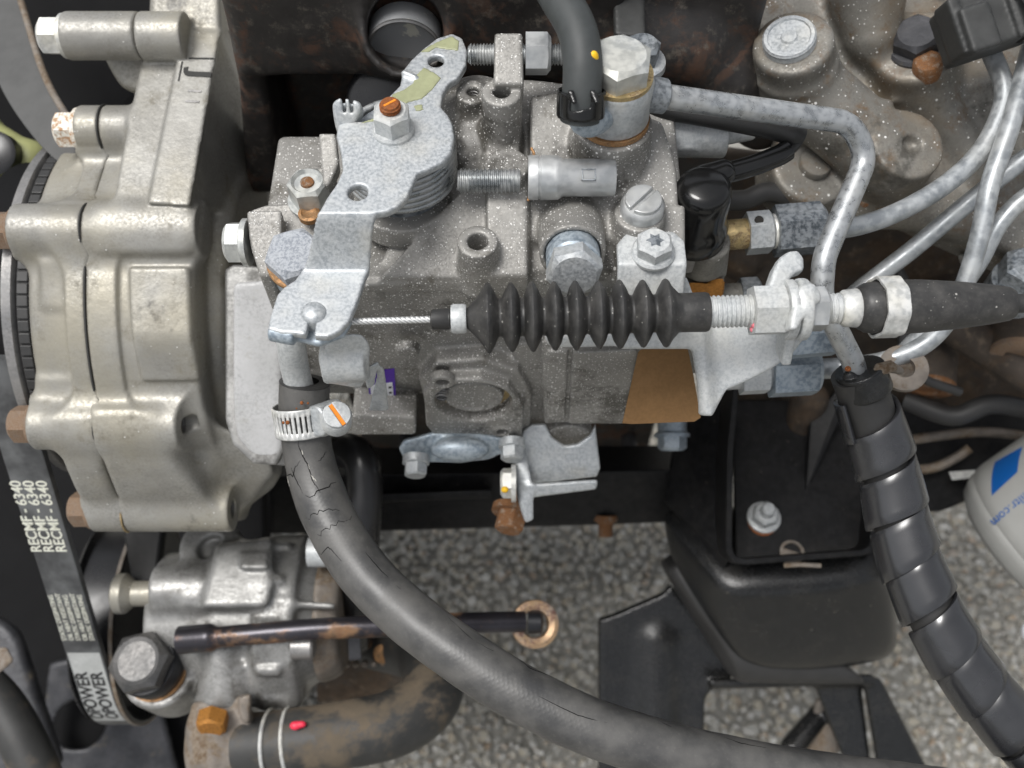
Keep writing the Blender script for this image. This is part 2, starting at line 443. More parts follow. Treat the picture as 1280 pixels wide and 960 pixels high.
ALU_SALT = ((3.4, .7, .18), (1.4, .44, .7), (.8, .27, 1.0))
metal('cast_alu', (.265, .257, .235), (.36, .353, .328), .46, .4, .035, .9, .2, salt=((1.4, .3, .25),), grime=.47, gcol=(.16, .145, .11), tint=(.33, .305, .24), grease=.36)
metal('cast_alu_clean', (.40, .40, .395), (.48, .48, .48), .55, .1, .05, .8, .12, grime=.42, gcol=(.27, .255, .21))
metal('pump_alu', (.245, .238, .222), (.33, .32, .30), .52, .35, .04, 1.3, .22, salt=ALU_SALT, grime=.48, gcol=(.12, .11, .09), grease=.44)
metal('dark_alu', (.15, .145, .13), (.26, .25, .225), .55, .35, .05, 1.2, .25, salt=((2.2, .7, .45),), grime=.5, gcol=(.07, .06, .045))
metal('cover_cast', (.17, .162, .145), (.25, .24, .215), .52, .4, .05, 1.1, .3, salt=((2.4, .6, .35), (1.2, .33, .5)), grime=.52, gcol=(.13, .09, .055), tint=(.2, .16, .11), grease=.42)
metal('alloy_pump', (.2, .198, .19), (.37, .367, .355), .42, .45, .06, .8, .15, grime=.42, gcol=(.13, .12, .1), grease=.44)
metal('steel_grey', (.2, .2, .2), (.32, .31, .3), .45, .7, .06, .8, .1, grime=.4)
metal('dark_steel', (.035, .036, .04), (.075, .075, .08), .42, .4, .07, .7, .15, grime=.45, gcol=(.12, .1, .07))
def zinc(name, c1, c2, c3, rough=.42, metallic=.55, spots=.6, fine=.75, warm=(.6, .575, .5), wamt=.35):
    t = NT(name); f1 = t.noise(fine, 4, .65); f2 = t.noise(fine * .22, 4, .6); w = t.noise(.05, 3)
    col = t.mix(t.ramp(f1, .38, .6), c1, c2); col = t.mix(t.ramp(f2, .45, .7, 0, spots), col, c3)
    col = t.mix(t.ramp(w, .48, .7, 0, wamt), col, warm)
    t.set('Base Color', col).set('Metallic', t.ramp(f1, .3, .7, metallic, metallic * .6)).set('Roughness', t.ramp(f1, .3, .7, rough - .08, rough + .16)); t.bump(f1, .18, .12); return t
zinc('zinc', (.385, .41, .425), (.49, .51, .522), (.58, .595, .595), .42, .6, fine=1.0)
zinc('zinc_light', (.42, .44, .445), (.54, .555, .555), (.6, .61, .6), .48, .35, .6, 1.0, wamt=.3)
zinc('zinc_blue', (.24, .29, .34), (.38, .435, .48), (.48, .53, .565), .4, .5, .5, .6, wamt=.1)
zinc('zinc_dark', (.10, .115, .13), (.24, .26, .28), (.4, .42, .43), .42, .6, .5, .55, wamt=.05)
zinc('zinc_bright', (.48, .49, .48), (.62, .62, .6), (.68, .68, .65), .4, .5, .5, .5, warm=(.75, .71, .58), wamt=.5)
zinc('pipe_zinc', (.33, .345, .355), (.42, .435, .445), (.48, .495, .5), .3, .75, .5, .3, warm=(.5, .48, .42), wamt=.3)
zinc('line_zinc', (.29, .31, .325), (.4, .42, .43), (.48, .495, .5), .38, .6, .5, .22, wamt=.15)
# zinc lever with old yellow-green paint left on its upper end
t = zinc('zinc_paint', (.36, .40, .43), (.55, .58, .6), (.64, .66, .66))
def plain(name, c, rough=.5, metallic=0.0, fine=.8, amt=.35, bump=.1, spec=.5, coat=0.0):
    t = NT(name); f = t.noise(fine, 4, .6); g = t.noise(fine * .12, 4, .6)
    col = t.mix(t.ramp(f, .3, .7, 0, amt), c, tuple(x * .6 for x in c)); col = t.mix(t.ramp(g, .45, .75, 0, amt), col, tuple(min(1, x * 1.35 + .012) for x in c))
    t.set('Base Color', col).set('Roughness', t.ramp(g, .3, .7, rough - .06, rough + .1)).set('Metallic', metallic); t.b.inputs['Specular IOR Level'].default_value = spec
    t.b.inputs['Coat Weight'].default_value = coat
    if bump: t.bump(f, bump, .12)
    return t
plain('rubber', (.028, .0275, .027), .5, fine=.6, amt=.3, bump=.06)
plain('rubber_grey', (.045, .05, .05), .55, fine=.3, amt=.4, bump=.08)
plain('plastic_black', (.012, .012, .013), .3, fine=.4, amt=.3, bump=.05)
plain('plastic_worn', (.035, .036, .035), .5, fine=.5, amt=.5, bump=.15)
plain('spiral_plastic', (.021, .0215, .024), .26, fine=.25, amt=.4, bump=.06, spec=1.0)
plain('gloss_black', (.006, .006, .006), .16, fine=.3, amt=.2, bump=.02)
plain('tube_heat_black', (.012, .013, .016), .4, .2, fine=.5, amt=.4)
plain('paper', (.235, .135, .06), .95, fine=.9, amt=.35, bump=.25, spec=.2)
plain('label_white', (.72, .73, .76), .45, fine=.3, amt=.05, bump=0)
plain('label_purple', (.07, .012, .32), .45, fine=.3, amt=.1, bump=0)
plain('paint_yellow', (.85, .5, .01), .5, amt=.1, bump=0)
plain('paint_orange', (.85, .26, .01), .5, amt=.25, bump=0)
plain('paint_red', (.75, .03, .07), .45, amt=.15, bump=0)
plain('paint_pink', (.75, .2, .24), .5, amt=.3, bump=0)
plain('belt_print', (.72, .72, .62), .6, amt=.2, bump=0)
plain('belt_white', (.42, .43, .42), .6, amt=.35, bump=0)
plain('belt_ink', (.015, .015, .016), .6, amt=.1, bump=0)
plain('filter_white', (.31, .31, .295), .4, fine=.03, amt=.25, bump=0)
plain('filter_blue', (.006, .085, .31), .4, amt=.1, bump=0)
plain('olive_plastic', (.3, .31, .13), .5, fine=.1, amt=.5, bump=.1)
plain('mark_dark', (.03, .03, .028), .7, amt=.3, bump=0)
plain('crack', (.006, .006, .006), .9, amt=.1, bump=0, spec=.1)
plain('hole_dark', (.02, .018, .015), .7, .3, amt=.4, bump=.1)
plain('fibre', (.6, .58, .52), .8, amt=.3, bump=0)
# painted-green residue
t = plain('paint_olive', (.33, .345, .2), .42, fine=.4, amt=.4, bump=.25)
def rusty(name, base, rust1, rust2, amt, scale=.08, rough=.55, metallic=.2, dirt=None, coat=0.0, dust=None):
    t = NT(name); n1 = t.noise(scale, 7, .7, dist=.4); n2 = t.noise(scale * 6, 5, .7); n3 = t.noise(scale * 2.2, 4, .6)
    m = t.ramp(t.math('ADD', n1, t.math('MULTIPLY', t.math('SUBTRACT', n2, .5), .35)), 1 - amt - .05, 1 - amt + .1)
    rc = t.mix(t.ramp(n2, .35, .65), rust1, rust2); col = t.mix(m, t.mix(t.ramp(n3, .3, .7, 0, .6), base, tuple(x * 1.8 + .008 for x in base)), rc)
    if dirt: col = t.mix(t.ramp(t.noise(.16, 6, .75), .52, .72, 0, .75), col, dirt)
    if dust:
        q = t.math('MAXIMUM', t.salt(3.2, .75, .25), t.salt(1.5, .35, .4)); col = t.mix(q, col, dust); col = t.mix(t.ramp(t.noise(.05, 5, .7), .45, .8, 0, .3), col, dust)
    t.set('Base Color', col).set('Roughness', t.ramp(m, 0, 1, rough, .88)).set('Metallic', metallic)
    t.b.inputs['Coat Weight'].default_value = coat; t.bump(n2, .35, .35); return t
rusty('block_iron', (.016, .014, .013), (.105, .05, .028), (.06, .036, .025), .45, .045, .5, .1, dirt=(.12, .105, .085))
rusty('rust_bolt', (.2, .15, .11), (.26, .11, .035), (.14, .075, .04), .6, .4, .8)
rusty('rust_orange', (.22, .09, .035), (.33, .1, .02), (.16, .06, .025), .6, .35, .8)
rusty('rust_fleck', (.62, .6, .54), (.36, .15, .05), (.5, .36, .22), .5, .5, .6)
rusty('rust_brown_bolt', (.16, .12, .09), (.2, .12, .07), (.24, .18, .13), .6, .3, .8)
rusty('orange_anodised', (.34, .15, .03), (.24, .09, .02), (.4, .22, .07), .4, .4, .5, .5)
rusty('frame_black', (.005, .005, .0055), (.08, .05, .028), (.12, .1, .07), .2, .12, .5, .0, dust=(.045, .041, .035)).b.inputs['Specular IOR Level'].default_value = .25
rusty('mount_black', (.007, .0073, .0076), (.1, .07, .045), (.2, .15, .1), .12, .25, .22, .0, dust=(.055, .05, .042))
rusty('copper_ring', (.3, .16, .07), (.22, .12, .06), (.42, .29, .16), .5, .5, .45, .6)
rusty('dirty_rubber', (.022, .022, .021), (.13, .1, .068), (.1, .08, .056), .47, .016, .55, .0)
rusty('brown_cast', (.16, .14, .12), (.12, .075, .04), (.24, .2, .155), .5, .08, .6, .25)
rusty('brass_steel', (.36, .24, .14), (.42, .36, .29), (.2, .11, .09), .5, .06, .42, .5)
rusty('bronze_tube', (.03, .028, .033), (.4, .24, .12), (.2, .11, .07), .42, .02, .28, .6)
rusty('gold_steel', (.42, .32, .16), (.5, .42, .28), (.3, .2, .1), .5, .2, .4, .7)
rusty('mud_brown', (.035, .026, .019), (.1, .066, .04), (.06, .04, .025), .5, .03, .75, .0, dirt=(.16, .12, .08))

# braided hose: old grey-black rubber with a woven relief showing through and fine cracks
t = NT('hose_rubber'); n1 = t.noise(.06, 5, .6); n2 = t.noise(.9, 4, .6)
uvn = t.t.nodes.new("ShaderNodeUVMap"); sepu = t.t.nodes.new("ShaderNodeSeparateXYZ"); t.t.links.new(uvn.outputs[0], sepu.inputs[0])
def _tri(a, k, b, l):
    s = t.math('ADD', t.math('MULTIPLY', a, k), t.math('MULTIPLY', b, l)); return t.math('PINGPONG', s, 1.0)
w1 = _tri(sepu.outputs[0], 1.1, sepu.outputs[1], 44.0); w2 = _tri(sepu.outputs[0], 1.1, sepu.outputs[1], -44.0)
wv = t.math('MULTIPLY', w1, w2)
wear_ = t.ramp(t.noise(.025, 4, .6), .35, .62)
col = t.mix(t.ramp(n1, .35, .68), (.042, .042, .042), (.095, .092, .087)); col = t.mix(t.ramp(n2, .55, .75, 0, .25), col, (.16, .152, .135))
t.b.inputs['Specular IOR Level'].default_value = .6
t.set('Base Color', col).set('Roughness', t.ramp(n1, .3, .7, .36, .52)); b = t.bump(t.math('MULTIPLY', wv, wear_), .2, .18); t.bump(n2, .12, .15, b)
# belt back: ribbed rubber weave
t = NT('belt_rubber'); n1 = t.noise(.05, 4); n2 = t.noise(1.0, 2, .5, t.stretch((2.2, .15, .15)))
t.set('Base Color', t.mix(t.ramp(n1, .35, .65), (.04, .041, .043), (.12, .124, .126))).set('Roughness', .55); t.bump(n2, .35, .25)
# twisted wire
t = NT('wire_rope'); wv = t.t.nodes.new("ShaderNodeTexWave"); wv.inputs['Scale'].default_value = .42; wv.bands_direction = 'DIAGONAL'; wv.inputs['Distortion'].default_value = .3
t.t.links.new(t.co, wv.inputs['Vector']); t.set('Base Color', t.mix(wv.outputs['Fac'], (.4, .41, .41), (.75, .75, .74))).set('Metallic', .5).set('Roughness', .45); t.bump(wv.outputs['Fac'], .5, .25)
# core plug: dark paint flaking off bare plated steel
t = NT('core_plug_face'); n1 = t.noise(.075, 5, .6, dist=.5); m = t.ramp(n1, .57, .62)
t.set('Base Color', t.mix(m, (.24, .245, .25), (.42, .41, .36))).set('Roughness', t.ramp(m, 0, 1, .4, .65)).set('Metallic', .15); t.bump(m, .3, .2)
# stones
t = NT('stone'); g = t.t.nodes.new("ShaderNodeNewGeometry"); rp = g.outputs['Random Per Island']; cr = t.t.nodes.new("ShaderNodeValToRGB"); t.t.links.new(rp, cr.inputs[0])
el = cr.color_ramp.elements; el[0].color = (.3, .297, .275, 1); el[1].color = (.5, .495, .465, 1)
for p, c in ((.3, (.31, .30, .27)), (.5, (.37, .355, .31)), (.72, (.41, .37, .29)), (.8, (.3, .22, .15)), (.86, (.5, .49, .46))):
    e = el.new(p); e.color = (*c, 1)
n2 = t.noise(.35, 4); t.set('Base Color', t.mix(t.ramp(n2, .3, .7, 0, .4), cr.outputs[0], (.24, .23, .195))).set('Roughness', .85); t.bump(n2, .3, .4)
plain('ground_grit', (.27, .262, .235), .9, fine=.3, amt=.6, bump=.5)
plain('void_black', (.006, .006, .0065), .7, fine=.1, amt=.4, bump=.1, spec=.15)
metal('hex_iron', (.09, .09, .09), (.16, .155, .15), .42, .6, .06, .6, .12, grime=.35)
plain('belt_dusty', (.085, .085, .083), .75, fine=.15, amt=.4, bump=.12)
t = NT('boot_rubber'); n1 = t.noise(.12, 5, .65); n2 = t.noise(.9, 4, .6); q = t.math('MAXIMUM', t.salt(2.6, .45, .3), t.salt(1.2, .22, .35))
col = t.mix(t.ramp(n1, .4, .7), (.026, .0255, .025), (.055, .053, .05)); col = t.mix(t.ramp(n2, .5, .75, 0, .3), col, (.11, .105, .095)); col = t.mix(q, col, (.4, .39, .36))
t.set('Base Color', col).set('Roughness', t.ramp(n1, .3, .7, .4, .6)); t.bump(n2, .15, .15)
zinc('zinc_smooth', (.42, .435, .44), (.52, .53, .53), (.58, .59, .585), .36, .65, .4, .12, warm=(.56, .54, .48), wamt=.3)
zinc('zinc_yellow', (.42, .435, .425), (.53, .54, .52), (.59, .6, .575), .4, .55, .5, .35, warm=(.58, .56, .48), wamt=.4)
zinc('zinc_matte', (.22, .24, .27), (.4, .42, .45), (.46, .48, .5), .7, .05, .5, 1.1, wamt=.1)
zinc('spring_steel', (.25, .265, .27), (.4, .41, .41), (.48, .49, .48), .3, .8, .4, .2, wamt=.2)
# ================================================================ GROUND
rng = np.random.default_rng(7); random.seed(7)
GZ = -470.0
mb = MB(); mb.add([(-9000, -9000, GZ), (9000, -9000, GZ), (9000, 9000, GZ), (-9000, 9000, GZ)], [(0, 1, 2, 3)])
g = mb.build('ground', 'ground_grit', smooth=False); tag(g, 'grey chip-sealed ground under the engine', kind='structure')
def stones():
    bm = bmesh.new(); bmesh.ops.create_icosphere(bm, subdivisions=1, radius=1.0); bm.verts.ensure_lookup_table(); bm.verts.index_update()
    bv = np.array([v.co[:] for v in bm.verts]); bf = np.array([[v.index for v in f.verts] for f in bm.faces]); bm.free()
    V = []; T = []; n = 0
    x0, x1, y0, y1 = -360, 640, -450, 330
    sp = 6.8; pts = []
    for i in range(int((x1 - x0) / sp)):
        for j in range(int((y1 - y0) / sp)):
            pts.append((x0 + (i + rng.uniform(-.45, .45) + .5 * (j % 2)) * sp, y0 + (j + rng.uniform(-.45, .45)) * sp))
    for (x, y) in pts:
        r = rng.uniform(4.0, 6.4) * (1.25 if rng.random() < .12 else 1); q = rng.normal(size=(3, 3)); q, _ = np.linalg.qr(q)
        v = bv * np.array([1.0, rng.uniform(.65, .95), rng.uniform(.5, .8)])
        dn = rng.normal(size=(6, 3)); dn /= np.linalg.norm(dn, axis=1)[:, None]
        for d in dn:                       # knock facets off
            c = rng.uniform(.45, .75); k = v @ d; v = v - np.outer(np.maximum(k - c, 0), d)
        v = (v @ q.T) * r + np.array([x, y, GZ + rng.uniform(.6, 2.4)]); V.append(v); T.append(bf + n); n += len(bv)
    me = mesh_np('gravel', np.concatenate(V), None, np.concatenate(T)); o = link('gravel', me, 'stone', None, True, None, 30)
    tag(o, 'pale grey and tan stone chips covering the ground', kind='stuff')
stones()

# ================================================================ ENGINE BLOCK (behind the pump)
blk = thing('engine_block', 'rusty black iron engine block with round core plug behind the pump', 'engine block', po(600, 120, -95))
c = Cast(2.0)
def wallbox(x0, x1, z0, z1, o0, o1, r=3, k=4, op='+'):
    c.box(((x0 + x1) / 2, -(o0 + o1) / 2, (z0 + z1) / 2), ((x1 - x0) / 2, abs(o1 - o0) / 2, (z1 - z0) / 2), None, r, k, op)
wallbox(-100, 92, -260, 150, -96, -125)
zr = po(450, 92, -90)[2]; wallbox(-101, 40, zr, 150, -125, -86, 6, 8)           # swollen upper band
c.hull([po(290, -20, -90), po(345, -20, -90), po(348, 240, -90), po(310, 240, -90), po(290, -20, -110), po(345, -20, -110), po(348, 240, -110), po(310, 240, -110)], 4, 6)
xa, xb = po(338, 100, -96)[0], po(452, 100, -96)[0]; za, zb = po(400, 97, -90)[2], po(400, 260, -90)[2]
wallbox(xa, xb, zb, za, -118, -80, 6, 6, '-')                                    # coring window
c.cyl(po(507, 38, -100), po(507, 38, -82), 17.5, 16.5, 2, 6)
c.cyl(po(507, 38, -92), po(507, 38, -70), 13.5, 13.5, .5, .8, '-')
c.capsule(po(905, 100, -95), po(950, 150, -95), 16, 12, 6)
c.capsule(po(700, 40, -96), po(860, 60, -96), 14, 14, 10)
c.build('casting', 'block_iron', blk)
P = po(507, 40, -93.5); mb = MB()
mb.lathe(P, OUT, [(0, 13.4), (8.5, 13.4), (9.2, 12.9), (9.2, 12.0), (8.0, 11.4), (7.7, 10.5), (7.6, .01)], 56)
mb.build('core_plug', 'core_plug_face', blk)
mb = MB(); mb.lathe(P, OUT, [(8.4, 13.3), (9.6, 13.5), (10.0, 12.9), (9.6, 12.2), (8.4, 12.0)], 56, closed=False); mb.build('core_plug_rim', 'steel_grey', blk)
P = po(492, 128, -88); mb = MB(); mb.lathe(P, nrm(OUT * .75 + UP * .65), [(-14, 18), (2, 18), (4, 17), (5, 15), (5, .01)], 48); mb.build('round_cap', 'plastic_black', blk)

# dark mass under the pump: oil pan flank and the chassis beam
pan = thing('oil_pan', 'black oil pan flank hidden in shadow under the pump', 'oil pan', pd(560, 600, -260))
mb = MB(); mb.hull([po(200, 560, -96), po(880, 560, -96), po(200, 615, -70), po(880, 615, -70), po(200, 560, -140), po(880, 560, -140), po(200, 600, -140), po(880, 600, -140)]); mb.build('pan_wall', 'frame_black', pan, smooth=False, bevel=3)
for px in (505, 585, 700, 790):
    a = po(px, 585, -70); mb = MB(); mb.lathe(a, nrm(OUT + UP * .3), [(-30, 5), (6, 5), (6.5, 4.2), (6.5, .01)], 18); mb.build('bolt', 'dark_steel', pan)

beam = thing('chassis_beam', 'black painted steel chassis beam running below the pump', 'beam', pd(600, 640, -150))
F0 = [(335, 596, -128), (862, 588, -128), (862, 652, -150), (760, 656, -150), (470, 664, -150), (335, 668, -150)]
B0 = [(335, 560, -160), (862, 556, -160), (862, 640, -190), (335, 650, -190)]
mb = MB(); mb.hull([pd(*p) for p in F0] + [pd(*p) for p in B0]); mb.build('beam_rail', 'frame_black', beam, smooth=False, bevel=3.0, angle=20)
mb = MB(); mb.hull([pd(x, y, d) for x, y, d in ((470, 618, -118), (615, 612, -118), (615, 622, -120), (470, 628, -120), (470, 618, -135), (615, 612, -135), (615, 622, -137), (470, 628, -137))]); mb.build('rail_lip', 'frame_black', beam, smooth=False, bevel=1.2)
for x, y in ((757, 657),):
    P = pd(x, y, -150); mb = MB(); mb.lathe(P - VY * 6, VY, [(0, 4), (7, 4), (9, 7), (12, 7)], 16); mb.build('bolt', 'rust_bolt', beam)

# ================================================================ UPPER RIGHT CAST HOUSING
hs = thing('coolant_housing', 'weathered grey cast housing with screwed plugs, upper right', 'housing', pd(1060, 150, 6))
c = Cast(1.2)
sl = [(938, -15), (950, 60), (975, 110), (1000, 150), (1040, 240), (1150, 268), (1290, 330), (1430, 360), (1430, -60), (1100, -70), (930, -60)]
c.sheet([pd(x, y, 2) for x, y in sl], VZ, -34, 0, 4, 6)
A1 = vdir(-.3, .36, .88); A2 = vdir(.1, .2, .97)
E1, E2, E3, E4 = pd(991, 52, 36), pd(1137, 180, 28), pd(1016, 206, 6), pd(1145, 56, 14)
c.cyl(E1, E1 - A1 * 44, 14.6, 16, 2.0, 4)
c.torus(E1 - A1 * 11, A1, 15.4, .7, 1.5)
c.capsule(E1 - A1 * 20 + VY * -2, E2 - A2 * 16, 15.0, 15.0, 5)
c.cyl(E2, E2 - A2 * 40, 13.8, 16, 1.0, 4); c.ball(E2 + VX * 1, (4.0, 3.4, 3.0), .6, '-')
c.hull([pd(1075, 150, 22), pd(1085, 150, 22), pd(1118, 128, 26), pd(1108, 122, 26), pd(1075, 150, 5), pd(1118, 128, 5)], 1.5, 3)
c.cyl(E3, E3 - A2 * 20, 16.5, 17.5, 2, 4)
c.cyl(E4, E4 - A1 * 30, 17.0, 19, 2.5, 5)
c.capsule(pd(1085, -10, 14), pd(1090, 40, 10), 15, 11, 7)
c.capsule(pd(1165, 120, 4), pd(1240, 240, 0), 8, 5, 8); c.capsule(pd(1230, 120, 2), pd(1280, 200, 0), 9, 9, 6)
c.capsule(pd(1060, 255, -6), pd(1200, 270, -6), 8, 8, 8)
c.build('casting', 'cover_cast', hs)
mb = MB(); mb.lathe(E1 + VX * -1.2, A1, [(-5, 9.6), (1.4, 9.6), (1.8, 9.3), (2.1, 9.6), (2.5, 9.6), (2.9, 9.2), (3.3, 9.0), (3.3, 7.8), (2.7, 7.4), (2.4, 3.2), (3.1, 2.6), (3.2, .01)], 44); mb.build('screw_plug', 'zinc', hs)
mb = MB(); mb.lathe(E3 + VX * .6, vdir(.05, .3, .95), [(-3, 6.6), (1.8, 6.6), (2.6, 6.0), (2.8, .01)], 36); mb.build('round_plug', 'cover_cast', hs)
P = E4; MB().lathe(P, A1, [(-4, 11.2), (1, 11.2), (2, 10.2)], 36).hexhead(P + A1 * 1.5, A1, 16.5, 6.5, .35).build('nut', 'dark_steel', hs, angle=14)
mb = MB(); mb.lathe(pd(1160, 78, 22) - A1 * 6, A1, [(0, 5.6), (6.2, 5.4), (7.2, 4.6), (7.2, .01)], 28); mb.build('stud', 'rust_bolt', hs)
P = pd(1062, 226, -2); MB().lathe(P, A1, [(-6, 9), (1, 9), (2, 8)], 30).hexhead(P + A1, A1, 12, 5, .1).build('nut', 'dark_steel', hs, angle=14)
mb = MB(); mb.lathe(pd(1083, 242, 6), A1, [(-10, 5.2), (0, 5.0), (1, 4.2), (1, .01)], 28); mb.build('stud', 'rust_bolt', hs)

# brown things deep behind the fuel lines
for (x, y, d, r, L, ax, nm, lab) in ((1160, 480, -90, 13, 60, vdir(.2, .9, -.3), 'rubber_bush', 'dark bush with a rusty brown end face behind the spiral-wrapped hose'),
                                     (1272, 440, -55, 12, 40, vdir(.3, .9, -.5), 'clamp_stub', 'brown rusty stub at the right edge under the cable sheath')):
    o = thing(nm, lab, 'bush', pd(x, y, d)); P = pd(x, y, d)
    mb = MB(); mb.lathe(P, -ax, [(0, r), (2.5, r), (3.2, r * .9), (3.2, r * .5), (1.5, r * .42), (1.5, .01)], 36); mb.build('end_face', 'rust_brown_bolt' if nm == 'clamp_stub' else 'rust_bolt', o)
    mb = MB(); mb.lathe(P + ax * .2, ax, [(0, r * .98), (L, r * .98)], 36); mb.build('sleeve', 'mud_brown', o)
mud = thing('mud_caked_flank', 'mud-caked dark engine flank behind the fuel lines', 'engine flank', pd(1100, 420, -120))
c = Cast(2.5)
c.hull([pd(880, 180, -60), pd(1460, 250, -60), pd(1460, 520, -150), pd(880, 520, -170), pd(880, 180, -90), pd(1460, 250, -90), pd(1460, 520, -190), pd(880, 520, -200)], 5, 6)
for q in range(26):
    x, y = rng.uniform(900, 1290), rng.uniform(300, 510); f = (y - 200) / 310
    c.ball(pd(x, y, -60 - 100 * f), rng.uniform(6, 15), 8)
c.capsule(pd(1012, 500, -115), pd(990, 560, -135), 10, 7, 6)
c.capsule(pd(1180, 400, -70), pd(1290, 470, -60), 9, 9, 6)
c.build('crust', 'mud_brown', mud)
dk = thing('cross_member', 'black cross member behind the spiral-wrapped hose', 'beam', pd(1150, 570, -150))
mb = MB(); mb.hull([pd(x, y, d) for x, y, d in ((1060, 505, -150), (1330, 500, -150), (1330, 560, -150), (1180, 640, -150), (1060, 640, -150), (1060, 505, -180), (1330, 500, -180), (1330, 570, -185), (1060, 640, -180))]); mb.build('member', 'frame_black', dk, smooth=False, bevel=2.5)
mb = MB(); mb.tube(spline([pd(1120, 588, -140), pd(1165, 585, -138), pd(1195, 572, -136), pd(1212, 560, -134)]), 2.6, 10); mb.build('twig', 'brown_cast', dk)
mb = MB(); mb.hull([pd(x, y, d) for x, y, d in ((1186, 590, -134), (1234, 586, -134), (1232, 596, -134), (1190, 600, -134), (1186, 590, -138), (1234, 586, -138), (1232, 596, -138), (1190, 600, -138))]); mb.build('worn_edge', 'zinc_bright', dk)
# ================================================================ TIMING GEAR CASE
gc = thing('timing_gear_case', 'beige-grey cast aluminium timing gear case with rounded ribs, left', 'gear case', pd(180, 620, -40))
GCY = np.dot(pd(150, 385, -62), VY); GCZ = -62.0
def gx(x): return VX * x + VY * GCY + VZ * GCZ
def gp(x, ang, r): return gx(x) + (VY * math.sin(math.radians(ang)) + VZ * math.cos(math.radians(ang))) * r
# --- front cover (left of the seam)
c = Cast(0.85, .7)
c.cyl(gx(-187), gx(-163), 79, 82, 5, 3); c.cyl(gx(-170), gx(-162.0), 84.5, 84.5, .5, 3)
def bossx(py, d, px0, px1, r, r2=None, k=6, rr=1.5):
    a = pd(px0, py, d); b = pd(px1, py, d); c.cyl(a, b, r, r2 or r, rr, k); return a, b
BOSS = [(288, 17, 22, 10.2), (530, 5, 46, 10.2), (636, -22, 118, 9.6), (162, 2, 102, 9.4), (45, 8, 84, 9.2)]
for py, d, px0, r in BOSS:
    x1 = -162.0 if py > 100 else -146; a = pd(px0, py, d); b = a.copy(); b[0] = x1
    c.cyl(a, b, r, r, .5, 13 if py > 100 else 4)
c.hull([gp(-180, 8, 84), gp(-168, 8, 84), gp(-180, -4, 80.5), gp(-168, -4, 80.5), gp(-180, 8, 60), gp(-168, -4, 60)], 3, 5)
c.hull([gp(-186, -24, 80), gp(-172, -24, 82), gp(-186, -40, 84), gp(-172, -40, 84), gp(-186, -30, 60), gp(-172, -30, 60)], 4, 6)
c.hull([pd(62, 300, -5), pd(100, 300, -5), pd(165, 180, -10), pd(100, 190, -18), pd(60, 240, -20), pd(62, 300, -45), pd(165, 180, -45)], 4, 6)
c.hull([pd(150, 45, -2), pd(205, 20, -2), pd(190, 120, -6), pd(150, 110, -8), pd(125, 70, -6), pd(150, 45, -30), pd(205, 20, -30), pd(170, 120, -30)], 4, 4)
def at(x, py, d): p = pd(100, py, d); p[0] = x; return p
c.hull([at(x, py, d) for x in (-178, -162.0) for py, d in ((522, 14), (575, 9), (628, -8), (652, -26), (520, -60), (650, -70))], 6, 8)
c.build('front_cover', 'cast_alu', gc, 1)
# --- rear case
c = Cast(0.85, .7)
c.cyl(gx(-161.8), gx(-124), 82, 81, 1.5, 3)
c.cyl(gx(-161.8), gx(-150), 84.6, 84.6, .8, 3)
c.cyl(gx(-130), gx(-114), 70, 64, 5, 4)
c.hull([gp(-145.5, 6, 86.5), gp(-122, 6, 85.5), gp(-144.5, -12, 87), gp(-121.5, -12, 86), gp(-143, -24, 85), gp(-120.5, -24, 84)] + [gp(x, a, 60) for x in (-145, -122) for a in (6, -24)], 2, 2.5)
c.hull([pd(128, 262, 24), pd(228, 264, 24), pd(232, 312, 24), pd(128, 312, 24), pd(128, 255, 5), pd(236, 258, 5), pd(240, 318, 5), pd(128, 318, 5)], 4, 4)
c.cyl(gx(-150), gx(-121.5), 82.8, 82.5, 3, 2)
for py, d, px0, r in BOSS:
    xe = {288: -119, 530: -130, 636: -118, 162: -150, 45: -128}[py]; a = pd(px0, py, d); a[0] = -161.8 if py > 100 else -146; b = a.copy(); b[0] = xe
    c.cyl(a, b, r, r, .7, 11 if py > 100 else 4)
for py, d in ((530, 5), (636, -22)):
    xe = {530: -130, 636: -118}[py]; a = pd(100, py, d); a[0] = xe - 14; b = a.copy(); b[0] = xe + 4; c.cyl(a, b, 3.6, 3.6, .4, .6, '-')
c.hull([pd(130, 590, -20), pd(255, 650, -24), pd(255, 560, -12), pd(130, 540, -5), pd(255, 650, -60), pd(150, 600, -60)], 4, 8)
# upper rib plate and its right flank
TP = [(186, 30, -2), (276, 44, -2), (239, 258, 24), (140, 252, 24)]
BK = [(215, -30, -60), (268, -20, -60), (338, 205, -60), (335, 270, -60), (190, 270, -60)]
c.hull([pd(*p) for p in TP] + [pd(*p) for p in BK], 2, 4)
c.hull([pd(*p) for p in ((228, 36, 3.5), (276, 40, 3.5), (238, 258, 28.5), (184, 255, 28.5), (232, 36, -8), (276, 40, -8), (238, 258, 14), (186, 255, 14))], 1.6, 1.2)
c.hull([pd(*p) for p in ((190, -40, 4), (275, -40, 4), (277, 46, 3), (186, 34, 2), (190, -40, -40), (285, -40, -40), (290, 40, -40), (186, 34, -40))], 3, 3)
c.hull([pd(*p) for p in ((268, 110, -18), (276, 110, -18), (282, 190, -14), (270, 195, -14), (268, 110, -40), (300, 190, -40), (280, 110, -40))], 2, 4)
c.ball(pd(322, 185, -52), (9, 9, 9), 5)
# lower neck behind the pump flange
c.hull([pd(*p) for p in ((255, 520, 0), (330, 560, -8), (345, 590, -20), (300, 640, -40), (255, 610, -30), (255, 520, -60), (345, 590, -60), (300, 640, -70))], 4, 6)

